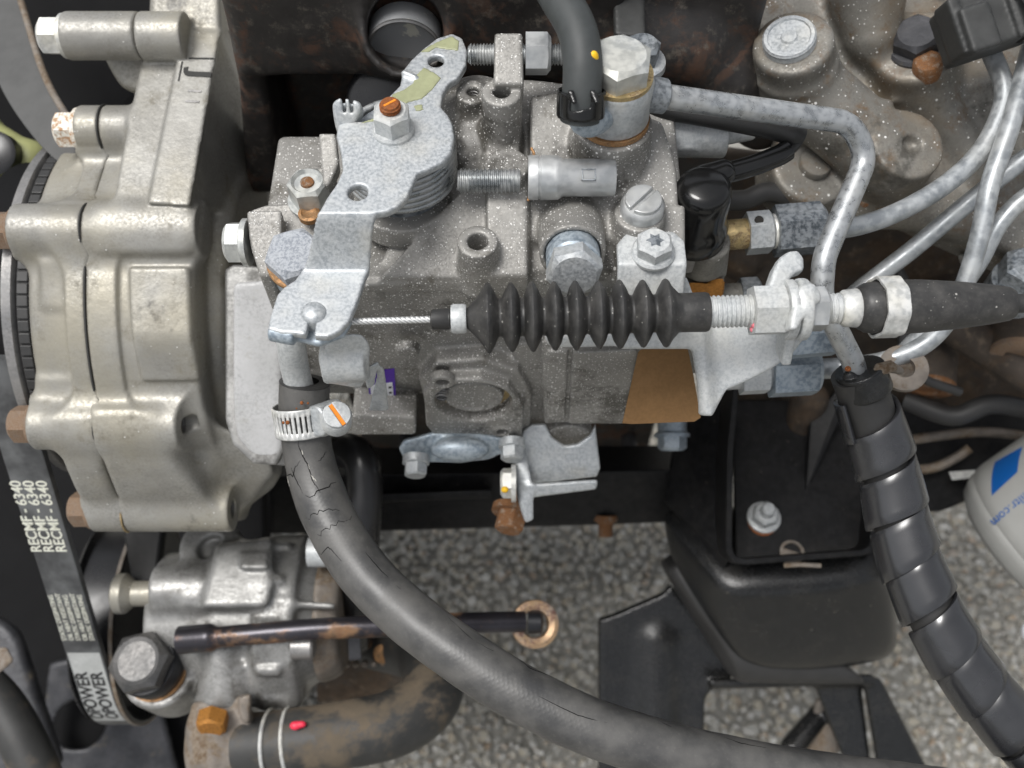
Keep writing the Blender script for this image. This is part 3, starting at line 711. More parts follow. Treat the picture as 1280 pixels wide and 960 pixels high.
c.hull([at(x, py, d) for x, py, d in ((-161.8, 515, 15), (-139, 515, 15), (-161.8, 575, 9), (-136, 575, 9), (-161.8, 628, -8), (-124, 628, -8), (-161.8, 650, -26), (-124, 650, -26), (-161.8, 520, -60), (-124, 520, -60), (-124, 650, -70), (-161.8, 650, -70))], 5, 8)
c.hull([at(x, py, d) for x, py, d in ((-130, 500, -12), (-100, 530, -20), (-104, 610, -40), (-100, 540, -60), (-130, 640, -30), (-130, 590, -8), (-130, 500, -60), (-130, 640, -70))], 5, 8)
for py, d, xe in ((530, 5, -130), (636, -22, -118)):
    q = at(xe, py, d); c.cyl(q - VX * 14, q + VX * 5, 3.7, 3.7, .3, .5, '-')
c.build('rear_case', 'cast_alu', gc, 1)
# --- sealing line between the two castings
mb = MB(); pts = [gp(-162.2, a, 84.5) for a in np.linspace(-66, 9, 40)]; mb.tube(pts, .5, 6); mb.build('sealant_line', 'mark_dark', gc)
for k, (py, d) in enumerate(((288, 17), (530, 5), (636, -22), (162, 2))):
    r = BOSS[[b[0] for b in BOSS].index(py)][3] + .1; a = pd(100, py, d); a[0] = -162.2; mb = MB()
    mb.tube([a + (VY * math.sin(t) + VZ * math.cos(t)) * r for t in np.linspace(-1.5, 1.5, 18)], .42, 6); mb.build('sealant_line', 'gold_steel' if k == 2 else 'mark_dark', gc)
# --- bolts on the left ends
for (py, d, px0, r), mt, L in zip(BOSS, ('rust_brown_bolt', 'rust_brown_bolt', 'rust_brown_bolt', 'rust_fleck', 'zinc_bright'), (9, 8, 8, 8, 8.5)):
    a = pd(px0, py, d); b_ = MB(); b_.lathe(a + VX * .5, -VX, [(0, 8.6), (1.6, 8.6), (2.2, 8.0)], 32); b_.hexhead(a - VX * 1.4, -VX, 13.2, L, .25, hint=(0, 0, 1)); b_.build('bolt', mt, gc, angle=14)
# threads in the open holes
for py, d, xe in ((530, 5, -130), (636, -22, -118)):
    a = pd(100, py, d); a[0] = xe - 13.5; mb = MB(); mb.lathe(a, VX, thread_prof(0, 13, 3.75, 1.2, .5)[::1], 24, closed=False); mb.lathe(a + VX * .2, VX, [(0, 3.7), (.2, 3.7)], 24); mb.build('threaded_hole', 'steel_grey', gc)
# --- cast marks on the rib: a framed J and the worn strokes under it
def plane_map(px, py, d, ex, ey):
    o = pd(px, py, d); ex = nrm(ex); n = nrm(np.cross(ex, ey)); ey = np.cross(n, ex)
    return lambda u, v, w: o + ex * u + ey * v + n * w
_p = lambda x, y: (y - 40) / 215.0 * 25 + 4.0
ex = pd(260, 100, _p(0, 100)) - pd(238, 100, _p(0, 100)); ey = pd(254, 80, _p(0, 80)) - pd(247, 120, _p(0, 120))
fn = plane_map(247, 91, _p(0, 91), ex, ey)
fj0 = plane_map(249, 93, _p(0, 93), -ey, ex); fj = lambda u, v, w: fj0(u * 1.25, v, w)
text_mesh('cast_letter', 'J', 11.5, fj, 'mark_dark', gc, .25, bold=.35)
for (u0, v0, u1, v1) in ((-6.4, 6.6, 5.6, 6.6), (-6.4, 6.6, -7.0, -4.0)):
    mb = MB(); n0 = .35; pts = [fn(u0, v0 - n0, .2), fn(u1, v1 - n0, .2), fn(u1, v1 + n0, .2), fn(u0, v0 + n0, .2)] if v0 == v1 else [fn(u0 - n0, v0, .2), fn(u0 + n0, v0, .2), fn(u1 + n0, v1, .2), fn(u1 - n0, v1, .2)]
    mb.hull(pts + [p - VZ * .6 for p in pts]); mb.build('cast_frame', 'mark_dark', gc, smooth=False)
for yy, t_ in ((114, 'I'), (127, 'I')):
    f2 = plane_map(243 - (yy - 110) * .2, yy, _p(0, yy), -ey, ex); text_mesh('cast_letter', t_, 7.5, f2, 'steel_grey', gc, .22, bold=.1)

# ================================================================ FRONT PULLEY WITH RIBBED BLACK BAND (left edge)
pl = thing('front_pulley', 'grey pulley with segmented black ribbed band left of the gear case', 'pulley', gx(-200))
mb = MB(); mb.lathe(gx(-199.5), VX, [(0, 60), (0, 73), (1.5, 76.8), (5.5, 77.4), (6.5, 76), (7, 72), (12, 72), (12, 50)], 96); mb.build('pulley_rim', 'steel_grey', pl)
mb = MB(); mb.lathe(gx(-217), VX, [(0, 50), (0, 66), (17, 66), (17, 50)], 80); mb.build('pulley_core', 'void_black', pl)
mb = MB(); mb.lathe(gx(-192.6), VX, [(0, 70), (0, 75.5), (.6, 76), (5, 76), (5.6, 75.5), (5.6, 70)], 96, closed=False); mb.build('band', 'rubber', pl)
proto = None
for k in range(46):
    a = -78 + k * 3.6
    o_ = gp(-189.6, a, 76.2); tdir = VY * math.cos(math.radians(a)) - VZ * math.sin(math.radians(a)); nd = VY * math.sin(math.radians(a)) + VZ * math.cos(math.radians(a))
    mb = MB(); mb.box(o_, (2.2, 2.1, .9), (VX, tdir, nd)); mb.build('band_rib', 'rubber', pl, smooth=False, bevel=.4)

# ================================================================ UPPER LEFT RING (large flywheel-like pulley edge)
up = thing('fan_belt', 'wide dusty grey belt running down the top left corner', 'belt', pd(40, 120, -30))
Lc = spline([pd(-60, -60, -70), pd(-30, 30, -56), pd(2, 112, -36), pd(42, 172, -18), pd(78, 208, -8)], 8); Rc = spline([pd(8, -60, -70), pd(32, 20, -56), pd(55, 92, -36), pd(82, 142, -18), pd(112, 176, -8)], 8)
V = []; F = []
for l, r in zip(Lc, Rc): V += [l, r, r - VZ * 4, l - VZ * 4]
for i in range(len(Lc) - 1):
    for k in range(4): F.append((i * 4 + k, i * 4 + (k + 1) % 4, i * 4 + 4 + (k + 1) % 4, i * 4 + 4 + k))
MB().add(V, F).build('belt_body', 'belt_dusty', up, bevel=.5, angle=50)
mb = MB(); mb.tube(Rc + VZ * .2, 1.5, 10); mb.build('belt_edge', 'brown_cast', up)
shr = thing('case_shade_backdrop', 'black shroud added to stand in for deep shade behind the gear case, top left', 'backdrop', pd(100, 120, -150))  # black sheet added to darken the gap; its colour stands in for shade
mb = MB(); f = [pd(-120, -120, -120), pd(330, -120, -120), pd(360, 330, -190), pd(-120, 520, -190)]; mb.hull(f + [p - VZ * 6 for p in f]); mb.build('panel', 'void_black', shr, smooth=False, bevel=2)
fan = thing('fan_blade_root', 'olive yellow plastic fan part at the left edge', 'fan', pd(10, 220, -50))
c = Cast(1.5); c.capsule(pd(-30, 160, -60), pd(40, 200, -55), 8, 7, 4); c.capsule(pd(40, 200, -55), pd(5, 290, -52), 8, 10, 5); c.capsule(pd(-30, 160, -60), pd(-20, 300, -60), 10, 10, 5)
c.build('blade', 'olive_plastic', fan)
mb = MB(); mb.lathe(pd(0, 195, -46), VZ, [(0, 10), (6, 10), (7, 8), (7, .01)], 28); mb.build('hub', 'plastic_black', fan)

# ================================================================ BELT AND ITS LOWER PULLEY
PVY, PVZ, PR = -125.0, -135.0, 52.0
def bp(x, ang, r): return VX * x + VY * (PVY + r * math.sin(math.radians(ang))) + VZ * (PVZ + r * math.cos(math.radians(ang)))
lp = thing('accessory_pulley', 'dark grooved accessory pulley with round holes, lower left', 'pulley', bp(-205, 0, 0))
mb = MB(); mb.lathe(bp(-216, 0, 0), VX, [(0, 44), (0, 53), (1.5, 54), (3, 50), (20, 50), (21.5, 55), (23, 55), (23.5, 53), (20, 49), (14, 46), (12, 20), (12, .01)], 80); mb.build('pulley_rim', 'plastic_black', lp)
mb = MB(); mb.lathe(bp(-216 + 21.3, 0, 0), VX, [(0, 54.9), (0, 55.6), (1.8, 55.6), (1.8, 53.6)], 96, closed=False); mb.build('rim_edge', 'brown_cast', lp)
for a in (-20, 40, 100, 160, 220, 280):
    mb = MB(); mb.lathe(bp(-206.8, a, 33), VX, [(0, 9.5), (.5, 9.5), (.8, 8.8)], 24); mb.build('web_hole', 'steel_grey' if a == 160 else 'hole_dark', lp)
blt = thing('drive_belt', 'black ribbed drive belt with pale printed lettering, lower left', 'belt', bp(-207, -31, 60))
BA = -31.0; BR = PR + 2.5
up_dir = VY * math.cos(math.radians(BA)) - VZ * math.sin(math.radians(BA))
def belt_pt(x, s, w=0.0):
    # s: mm along the belt, 0 at the tangent point, positive upwards; negative wraps round the pulley
    if s >= 0: return bp(x, BA, BR + w) + up_dir * s
    return bp(x, BA + math.degrees(s / BR), BR + w)
SS = np.concatenate([np.linspace(-150, 0, 60), np.linspace(6, 190, 30)]); V = []; F = []
BX0, BX1 = -212.0, -195.0
prof = [(BX0, 0), (BX0 + .6, .35), (BX1 - .6, .35), (BX1, 0), (BX1, -3.5), (BX0, -3.5)]
for s in SS: V += [belt_pt(x, s, w) for x, w in prof]
n = len(prof)
for i in range(len(SS) - 1):
    for k in range(n): F.append((i * n + k, i * n + (k + 1) % n, (i + 1) * n + (k + 1) % n, (i + 1) * n + k))
mb = MB().add(V, F); mb.build('belt_body', 'belt_rubber', blt, angle=50)
def belt_fn(xc, s0): return lambda u, v, w: belt_pt(xc - v, s0 + u, .4 + w)
for xc in (-209.9, -204.4, -198.9):
    text_mesh('belt_lettering', 'RECMF - 6340', 6.6, belt_fn(xc, 92), 'belt_print', blt, .1, align='LEFT', bold=.08)
for i, xc in enumerate((-210.3, -207.0, -203.7, -200.4, -197.2)):
    text_mesh('belt_lettering', ('STATIC DISSIPATING' if i % 2 == 0 else 'OIL HEAT RESISTANT'), 3.1, belt_fn(xc, 38), 'belt_print', blt, .08, align='LEFT')
V = []; ss = np.linspace(-24, 30, 24)
for s in ss: V += [belt_pt(BX0 + .8, s, .42), belt_pt(BX1 - .8, s, .42)]
mb = MB().add(V, [(2 * i, 2 * i + 1, 2 * i + 3, 2 * i + 2) for i in range(len(ss) - 1)]); mb.build('printed_panel', 'belt_white', blt, smooth=True)
for xc in (-207.5, -200.1): text_mesh('belt_lettering', 'OPOWER', 8.6, lambda u, v, w, xc=xc: belt_pt(xc - v, -20 + u, .5 + w), 'belt_ink', blt, .1, align='LEFT', bold=.2)
# ================================================================ FUEL INJECTION PUMP
pmp = thing('injection_pump', 'grey cast diesel injection pump flecked with white salt, picture centre', 'fuel pump', po(600, 535, 0))
BO = 5.0
def ob(px, py, o=BO): return po(px, py, o)
def prism(pxs, d, n, back, r=1.5, k=1.5, op='+'):
    f = [pd(x, y, (q[0] if q else d)) for x, y, *q in pxs]; c.hull(f + [p - np.asarray(n) * back for p in f], r, k, op)
c = Cast(0.62, .55)
# --- body below the cover
zt, zb = 76.0, -26.0
c.hull([np.array([x, y, z]) for x in (-86, 50) for (y, z) in ((0, zt), (0, 0), (10, zb), (62, zt), (62, zb))], 5, 4)
c.cyl(np.array([-86, 30, 25]), np.array([-40, 30, 25]), 31, 31, 4, 5)
c.cyl(np.array([-60, 25, 20]), np.array([45, 25, 20]), 25, 25, 4, 5)
# cover joint flange (two stacked edges)
c.hull([pd(455, 357, 72), pd(665, 350, 72), pd(665, 340, 72), pd(455, 346, 72)] + [p - UP * 5 - OUT * 40 for p in (pd(455, 357, 72), pd(665, 350, 72))] + [pd(455, 357, 72) - UP * 4, pd(665, 350, 72) - UP * 4], .8, 1)
c.hull([pd(490, 375, 58), pd(560, 372, 58), pd(560, 398, 50), pd(490, 398, 50)] + [pd(490, 375, 58) - OUT * 20, pd(560, 398, 50) - OUT * 20, pd(560, 372, 58) - OUT * 20], 1, 2)
c.hull([pd(536, 362, 66), pd(552, 362, 66), pd(550, 420, 45), pd(538, 420, 45)] + [pd(536, 362, 66) - OUT * 14, pd(552, 420, 45) - OUT * 14], 1.5, 3)
c.cyl(pd(510, 432, 34), pd(510, 432, 34) + OUT * 4, 5, 4, 1, 3)
# right-hand square pads
def opad(pxs, o, back=8, r=1, k=1.2, op='+'): f = [po(x, y, o) for x, y in pxs]; c.hull(f + [p - OUT * back for p in f], r, k, op)
opad([(677, 428), (812, 424), (800, 525), (680, 530)], 9, 30, 2, 2)
opad([(716, 441), (797, 438), (779, 530), (711, 530)], 11.5, 10, .8, .5)
opad([(684, 440), (710, 440), (706, 524), (684, 524)], 10.5, 6, .8, .8)
opad([(640, 430), (690, 430), (690, 545), (640, 545)], 3, 30, 3, 3)
c.cyl(po(711, 547, 8), po(711, 547, 8) - OUT * 30, 9.8, 9.8, 1.5, 2)
# diamond flange with bowl
dia = [(531, 474), (540, 462), (566, 455), (602, 454), (636, 466), (655, 490), (652, 532), (640, 547), (620, 548), (585, 538), (545, 529), (533, 512)]
c.sheet([po(x, y, 5) for x, y in dia], OUT, -12, 7.5, 1.6, 2)
c.sheet([po(x, y, 5) for x, y in [(524, 470), (545, 448), (605, 444), (648, 458), (665, 488), (662, 540), (640, 548), (540, 530)]], OUT, -14, 2.2, 1.4, 2.5)
PB = po(592, 504, 12.5)
c.cyl(PB + OUT * 4, PB - OUT * 6.0, 15.6, 14.8, .8, .7, '-')
c.cyl(PB - OUT * 8, PB - OUT * 2.2, 12.2, 11.4, 1.4, 1)
c.cyl(PB + OUT * 1, PB - OUT * 3.2, 10.0, 9.4, .6, .6, '-')
for x, y in ((553, 477), (628, 539)):
    q = po(x, y, 12.5); c.cyl(q - OUT * 3, q + OUT * .8, 4.6, 4.4, .5, .8); c.cyl(q - OUT * 8, q + OUT * 4, 2.5, 2.5, .2, .3, '-')
# lower edge web between clamp and diamond
c.hull([pd(440, 520, 0), pd(520, 522, -2), pd(520, 545, -8), pd(440, 545, -8)] + [pd(440, 520, 0) - OUT * 30, pd(520, 545, -8) - OUT * 30], 2, 4)
# --- governor cover
CV = [(462, 352, 70), (474, 338, 70), (548, 262, 66), (556, 200, 62), (585, 112, 62), (640, 98, 62), (690, 100, 64), (842, 138, 66), (850, 200, 68), (857, 300, 70), (857, 350, 70)]
f = [pd(*p) for p in CV]
c.hull(f + [p - UP * 6 for p in f] + [p - UP * 34 - OUT * 14 for p in f], 2.0, 2.5)
prism([(474, 346), (545, 285), (580, 232), (608, 205), (608, 348)], 74.5, UP, 20, 1.2, 3)                              # sloping gusset
prism([(608, 200), (660, 200), (660, 345), (608, 345)], 80, UP, 26, 1.6, 2.2)                                           # upright rib
c.cyl(pd(633, 205, 82), pd(633, 205, 82) - UP * 20, 7.2, 8, 1.6, 2); c.cyl(pd(627, 114, 86), pd(627, 114, 86) - UP * 24, 6.3, 7.0, .9, 2)
prism([(610, 118), (646, 118), (652, 215), (608, 215)], 74, UP, 26, 3, 3)
c.cyl(pd(597, 301, 86), pd(597, 301, 86) - UP * 22, 6.4, 7.2, 1.0, 2.5); c.cyl(pd(597, 301, 86) + UP * 4, pd(597, 301, 86) - UP * 12, 3.3, 3.3, .3, .4, '-')
c.cyl(pd(627, 113, 86) + UP * 4, pd(627, 113, 86) - UP * 12, 2.9, 2.9, .3, .3, '-')
c.cyl(pd(591, 114, 74), pd(591, 114, 74) - UP * 18, 5.5, 6.5, 1, 2); c.cyl(pd(591, 113, 74) + UP * 4, pd(591, 113, 74) - UP * 12, 2.1, 2.1, .2, .3, '-')
prism([(618, 40), (653, 40), (655, 106), (617, 106)], 88, vdir(0, .25, .97), 10, 1.3, 1.6)                              # stop-screw post
prism([(652, 230), (662, 230), (662, 345), (640, 345)], 78, UP, 20, 2, 2)
c.ball(pd(596, 160, 58), (16, 22, 12), 6)
# right block
prism([(662, 118), (700, 112), (828, 150), (846, 205), (850, 262), (850, 300), (772, 300), (664, 300)], 75, UP, 32, 2.2, 2)
prism([(664, 250), (770, 250), (770, 340), (664, 340)], 72, UP, 28, 2, 3)
c.cyl(pd(766, 152, 84), pd(766, 152, 84) - UP * 26, 12.6, 14, 1.2, 3)                                                   # banjo seat
c.cyl(pd(800, 265, 80), pd(800, 265, 80) - UP * 20, 8.2, 9.5, 1.5, 4); c.ball(pd(798, 222, 84), (6, 6, 7), 4, '-')
DX = nrm(OUT * .92 + UP * .32); DP = pd(716, 318, 84)
c.cyl(DP, DP - DX * 34, 10.6, 11.4, 1.0, 3); c.cyl(DP + DX * 3, DP - DX * 5, 8.9, 8.9, .5, .5, '-')
prism([(826, 255), (857, 255), (857, 348), (772, 348), (772, 300)], 76, UP, 26, 1.5, 2)
# lever shaft tower under the spring
c.cyl(pd(505, 262, 62), pd(505, 262, 62) + UP * 8, 17, 16, 1.5, 3)
# left ear and lug block
prism([(398, 166), (420, 166), (424, 205), (412, 232), (404, 232)], 74, vdir(.1, .2, .97), 8, 1.2, 1.5)
prism([(372, 232), (402, 205), (430, 235), (425, 262), (352, 262)], 62, UP, 24, 1.5, 2)
prism([(312, 262), (330, 255), (400, 250), (430, 262), (440, 330), (390, 345), (350, 352), (316, 318)], 66, UP, 26, 1.5, 2)
prism([(308, 263), (352, 262), (352, 300), (338, 345), (325, 345), (312, 305)], 72, UP, 20, 1.0, 1.2)
prism([(345, 330), (460, 330), (460, 352), (345, 356)], 58, UP, 34, 3, 4)
pump_body = c.build('housing', 'pump_alu', pmp, 1)

# --- bright mounting flange
c = Cast(0.8)
fl = [(290, 352), (345, 347), (352, 420), (353, 560), (345, 574), (318, 572), (294, 545), (290, 520)]
c.hull([pd(x, y, 24 - (y - 347) * .07) for x, y in fl] + [pd(x, y, 24 - (y - 347) * .07) - UP * 30 + VY * 10 for x, y in fl], 2, 2)
c.build('mounting_flange', 'cast_alu_clean', pmp, 2)
c = Cast(0.8)
fl = [(280, 336), (291, 330), (352, 335), (356, 560), (345, 582), (316, 580), (290, 556), (281, 525)]
c.sheet([pd(x, y, 8) for x, y in fl], VZ, -5, 0, 1.2, 1); c.build('gasket_plate', 'alloy_pump', pmp, 1)

# --- threads in the open bosses
for x, y, d, r in ((627, 113, 86, 2.9), (591, 113, 74, 2.1)):
    P = pd(x, y, d) - UP * 11; mb = MB(); mb.lathe(P, UP, thread_prof(0, 9.8, r + .25, 1.1, .5), 24, closed=False); mb.lathe(P, UP, [(0, r), (.2, r)], 20); mb.build('threaded_hole', 'steel_grey', pmp)
for x, y in ((553, 477), (628, 539)):
    q = po(x, y, 5); mb = MB(); mb.lathe(q, OUT, thread_prof(0, 7.5, 2.55, 1, .4), 20, closed=False); mb.lathe(q, OUT, [(0, 2.4), (.2, 2.4)], 20); mb.build('threaded_hole', 'steel_grey', pmp)
# rusty deposit round the diamond bowl
mb = MB(); mb.lathe(PB - OUT * 6.4, OUT, [(-1, 15.2), (.7, 15.2), (.7, 11.8), (-1, 11.8)], 48, closed=False); mb.build('bowl_seal', 'gold_steel', pmp)
# --- slotted screw plug
P = pd(803, 257, 82); e1, e2, _ = frame(UP)
mb = MB(); mb.lathe(P - UP * 3, UP, [(0, 7.0), (4, 7.0), (5, 6.2)], 40); sc = mb.build('slotted_screw', 'zinc_smooth', pmp)
sd = nrm(e1 * .68 + e2 * .74); sn = np.cross(UP, sd)
for s in (-1, 1):
    hf = [P + UP * z + sd * 5.9 * math.cos(a) + sn * s * (max(.75, 5.9 * abs(math.sin(a)))) for z in (1.6, 3.6) for a in np.linspace(.13, math.pi - .13, 14)]
    mb = MB(); mb.hull(hf); mb.build('slot_half', 'zinc_smooth', pmp, bevel=.3)
# --- plug in the round boss
mb = MB(); mb.lathe(DP - DX * 6, DX, [(0, 8.6), (11.5, 8.6), (12.2, 8.0), (12.2, .01)], 44); mb.build('boss_plug', 'zinc_blue', pmp)
mb = MB(); mb.hexhead(DP + DX * 6, DX, 15.6, 6, .26, ch=.08); mb.build('plug_hex', 'zinc', pmp, angle=14)
# --- stop screw (top) with lock nut, second screw with sleeve
def xscrew(py, d, px0, px1, r, name='stop_screw', mat='spring_steel', pitch=1.0):
    a = pd(px0, py, d); b = pd(px1, py, d); mb = MB(); mb.lathe(a, VX, [(0, r - .9)] + thread_prof(.5, (b - a)[0], r, pitch, .5), 28); return mb.build(name, mat, pmp)
xscrew(68, 84, 585, 708, 3.4)
P = pd(657, 67, 84); mb = MB(); mb.hexhead(P, VX, 11.6, 8.0, .52, hint=(0, 0, 1)); mb.build('lock_nut', 'zinc_smooth', pmp, angle=14)
xscrew(226, 84, 572, 650, 3.9, pitch=1.25)
a = pd(660, 222, 84); mb = MB(); mb.lathe(a, VX, [(0, 6.6), (.6, 7.0), (3.2, 7.0), (3.4, 6.7), (3.8, 6.7), (4.0, 7.0), (8.5, 7.0), (9.6, 6.9), (11, 5.9), (27, 5.9), (27.6, 5.5), (27.6, 4.0), (20, 4.0), (20, .01)], 44)
slv = mb.build('screw_sleeve', 'zinc_smooth', pmp)
P = pd(736, 218, 90.2); fx = lambda u, v, w: P + VX * u + VY * v * .94 + VZ * (w - v * .1)
for (u0, v0, u1, v1) in ((-2, 1.8, 2, 1.8), (-2, -1.8, 2, -1.8), (-2, -1.8, -2, 1.8), (2, -1.8, 2, 1.8)):
    mb = MB(); n0 = .18; q = [fx(min(u0, u1) - n0, min(v0, v1) - n0, 0), fx(max(u0, u1) + n0, min(v0, v1) - n0, 0), fx(max(u0, u1) + n0, max(v0, v1) + n0, 0), fx(min(u0, u1) - n0, max(v0, v1) + n0, 0)]
    mb.hull([p + VZ * .1 for p in q] + [p - VZ * 1.2 for p in q]); w = mb.build('stamped_mark', 'zinc_dark', slv, smooth=False)
mb = MB(); mb.tube([pd(664, 185 + i * 6, 79 + .3 * i) + VX * math.sin(i) for i in range(12)], .5, 6); mb.build('seal_wire', 'copper_ring', pmp)
# --- bolts of the lug block
P = pd(312, 303, 66); mb = MB(); mb.lathe(P, -VX, [(0, 8.0), (1.8, 8.0), (2.2, 7.4)], 36); mb.hexhead(P - VX * 1.8, -VX, 12.6, 6.0, .3, hint=(0, 0, 1)); mb.build('side_bolt', 'zinc_yellow', pmp, angle=14)
P = pd(386, 236, 70); mb = MB(); mb.lathe(P - UP * 6, UP, [(0, 8), (1, 8)], 30); mb.hexhead(P - UP * 5, UP, 12, 9, .1, dome=1.2); ub = mb.build('flange_bolt', 'zinc_yellow', pmp, angle=14)
mb = MB(); mb.lathe(P + UP * 2, UP, [(0, 2.4), (1.6, 2.2), (1.8, .01)], 18); mb.build('bolt_rust', 'rust_bolt', ub)
P = pd(368, 318, 76); BX_ = nrm(UP * .98 + OUT * .15)
mb = MB(); mb.lathe(P - BX_ * 15, BX_, [(0, 9.4), (8, 9.4), (8.6, 9.2)], 40); mb.build('union_body', 'zinc_blue', pmp)
mb = MB(); mb.lathe(P - BX_ * 6.3, BX_, [(0, 9.9), (.4, 10.2), (1.6, 10.2), (2.0, 9.8)], 40); mb.build('copper_washer', 'copper_ring', pmp)
mb = MB(); mb.hexhead(P - BX_ * 4.2, BX_, 17.0, 6.5, .3); mb.build('union_bolt', 'zinc_matte', pmp, angle=14)
P = pd(386, 266, 71); mb = MB(); mb.lathe(P - UP * 2, UP, [(0, 3.6), (2, 3.6), (2.4, 2.6), (1.6, 1.6), (1.6, .01)], 24); mb.build('ring_dowel', 'copper_ring', pmp)
# --- identification label on the flank
LQ = [po(459, 465, .4), po(493, 460, .4), po(496, 515, .4), po(464, 519, .4)]
def quad(name, Q, mat, lift, par=pmp, th=.25):
    q = [p + OUT * lift for p in Q]; mb = MB(); mb.hull(q + [p - OUT * th for p in q]); return mb.build(name, mat, par, smooth=False)
lb = quad('label', LQ, 'label_purple', .35)
lerp = lambda a, b, t: a + (b - a) * t
def inq(u, v): return lerp(lerp(LQ[0], LQ[1], u), lerp(LQ[3], LQ[2], u), v)
quad('label_field', [inq(.07, .28), inq(.9, .28), inq(.93, .98), inq(.07, .98)], 'label_white', .5, lb)
for k in range(5): quad('label_print', [inq(.75, .36 + k * .12), inq(.86, .36 + k * .12), inq(.86, .40 + k * .12), inq(.75, .40 + k * .12)], 'mark_dark', .58, lb, .1)
# --- blue zinc cover plate under the flange, with its bolts
c = Cast(0.7)
cp = [(498, 562), (505, 548), (545, 534), (600, 536), (640, 546), (655, 556), (650, 566), (628, 570), (612, 580), (575, 587), (540, 585), (522, 588), (504, 580)]
c.sheet([pd(x, y, -14) for x, y in cp], vdir(0, -.5, .86), -2.5, 0, .8, .8); c.ball(pd(575, 562, -9), (12, 5, 6), 3); c.build('side_cover', 'zinc_blue', pmp)
for x, y in ((520, 576), (640, 556)):
    P = pd(x, y, -12); A = nrm(OUT * .9 - UP * .1); mb = MB(); mb.lathe(P, A, [(-2, 5.6), (1.2, 5.6), (1.6, 5)], 28); mb.hexhead(P + A * 1.2, A, 8.5, 5.5, .3); mb.build('cover_bolt', 'zinc', pmp, angle=14)
# --- distributor head at the right end (mostly behind the cable)
c = Cast(0.9)
c.hull([pd(845, 300, 52), pd(906, 302, 50), pd(912, 345, 44), pd(910, 372, 38), pd(850, 372, 38)] + [pd(845, 300, 52) - UP * 30, pd(906, 302, 50) - UP * 30, pd(910, 372, 38) - UP * 25, pd(850, 372, 38) - UP * 25], 2, 2)
c.cyl(np.array([50, 25, 22]), np.array([78, 25, 22]), 30, 28, 2, 3)
c.cyl(pd(885, 300, 54), pd(885, 300, 54) - UP * 14, 8, 8.5, 1, 3); c.build('distributor_head', 'dark_alu', pmp)
c = Cast(0.9); c.hull([pd(855, 346, 48), pd(909, 340, 48), pd(909, 367, 41), pd(858, 370, 41)] + [pd(855, 346, 48) - UP * 12, pd(909, 340, 48) - UP * 12, pd(909, 367, 41) - UP * 8, pd(858, 370, 41) - UP * 8], 1.2, 1); c.build('rusty_pad', 'orange_anodised', pmp)
# ================================================================ THROTTLE LEVER
ZU, ZL = 118.0, 101.0
lv = thing('throttle_lever', 'mottled zinc throttle lever, bent and notched, with olive paint remnants', 'lever', pz(490, 190, ZU))
def zlev(y): return ZU + (ZL - ZU) * min(1, max(0, (y - 266) / (338 - 266)))
LO = [(529, 60), (546, 47), (565, 41), (578, 47), (584, 62), (583, 80), (573, 97), (561, 104), (554, 116), (551, 133), (560, 143), (566, 156), (568, 172), (564, 190), (553, 203), (536, 211), (521, 217), (516, 230),
      (509, 246), (497, 258), (484, 264), (470, 267), (467, 280), (463, 312), (457, 345), (446, 378), (436, 401), (424, 414), (409, 421), (396, 420), (384, 419), (372, 417), (352, 416), (334, 411), (337, 396), (346, 368), (354, 359),
      (369, 349), (377, 335), (387, 308), (394, 280), (400, 262), (408, 247), (420, 230), (428, 212), (426, 190), (420, 170), (422, 155), (436, 151), (455, 151), (470, 147), (479, 127), (490, 116), (500, 106), (503, 88), (514, 74)]
pts = [pz(x, y, zlev(y)) for x, y in LO]
pts0 = pz(529, 60, ZU); y1 = pz(430, 266, ZU)[1]; y2 = pz(420, 338, ZL)[1]
def lfold(u, v):
    yy = v + pts0[1]; t = np.clip((y1 - yy) / (y1 - y2), 0, 1); t = t * t * (3 - 2 * t) * .5 + t * .5; return (ZL - ZU) * t
c = Cast(0.55)
hl = [(pz(447, 240, ZU), 3.0), (pz(545, 76, ZU), 2.6)]
c.sheet(pts, UP, -3.0, 0, .7, .5, fold=lfold, foldrange=(ZL - ZU - 1, 1), frm=(VX, np.array([0, 1.0, 0]), UP), holes=hl)
NP = pz(392, 391, ZL)
c.cyl(NP - UP * 8, NP + UP * 5, 3.2, 3.2, .1, .2, '-')
c.hull([pz(388, 391, ZL) + UP * 4, pz(396, 395, ZL) + UP * 4, pz(390, 432, ZL) + UP * 4, pz(379, 430, ZL) + UP * 4] + [pz(388, 391, ZL) - UP * 8, pz(396, 395, ZL) - UP * 8, pz(390, 432, ZL) - UP * 8, pz(379, 430, ZL) - UP * 8], .1, .3, '-')
c.capsule(pz(506, 92, ZU) + UP * .2, pz(520, 98, ZU) + UP * .2, 1.1, .8, .8)
c.build('lever_plate', 'zinc', lv, 1)
# olive paint patches on the upper arm
for poly in ([(523, 66), (545, 53), (565, 45), (575, 52), (573, 64), (556, 62), (545, 60), (536, 66)], [(519, 95), (530, 84), (545, 92), (552, 98), (541, 112), (528, 124), (512, 128), (500, 134), (486, 128), (490, 118), (505, 112), (516, 104)], [(455, 152), (470, 147), (468, 152), (448, 155)], [(516, 132), (528, 130), (530, 138), (520, 140)]):
    c = Cast(.5); c.sheet([pz(x, y, ZU) for x, y in poly], UP, -.4, .3, .3, .3); c.build('paint_patch', 'paint_olive', lv, 1)
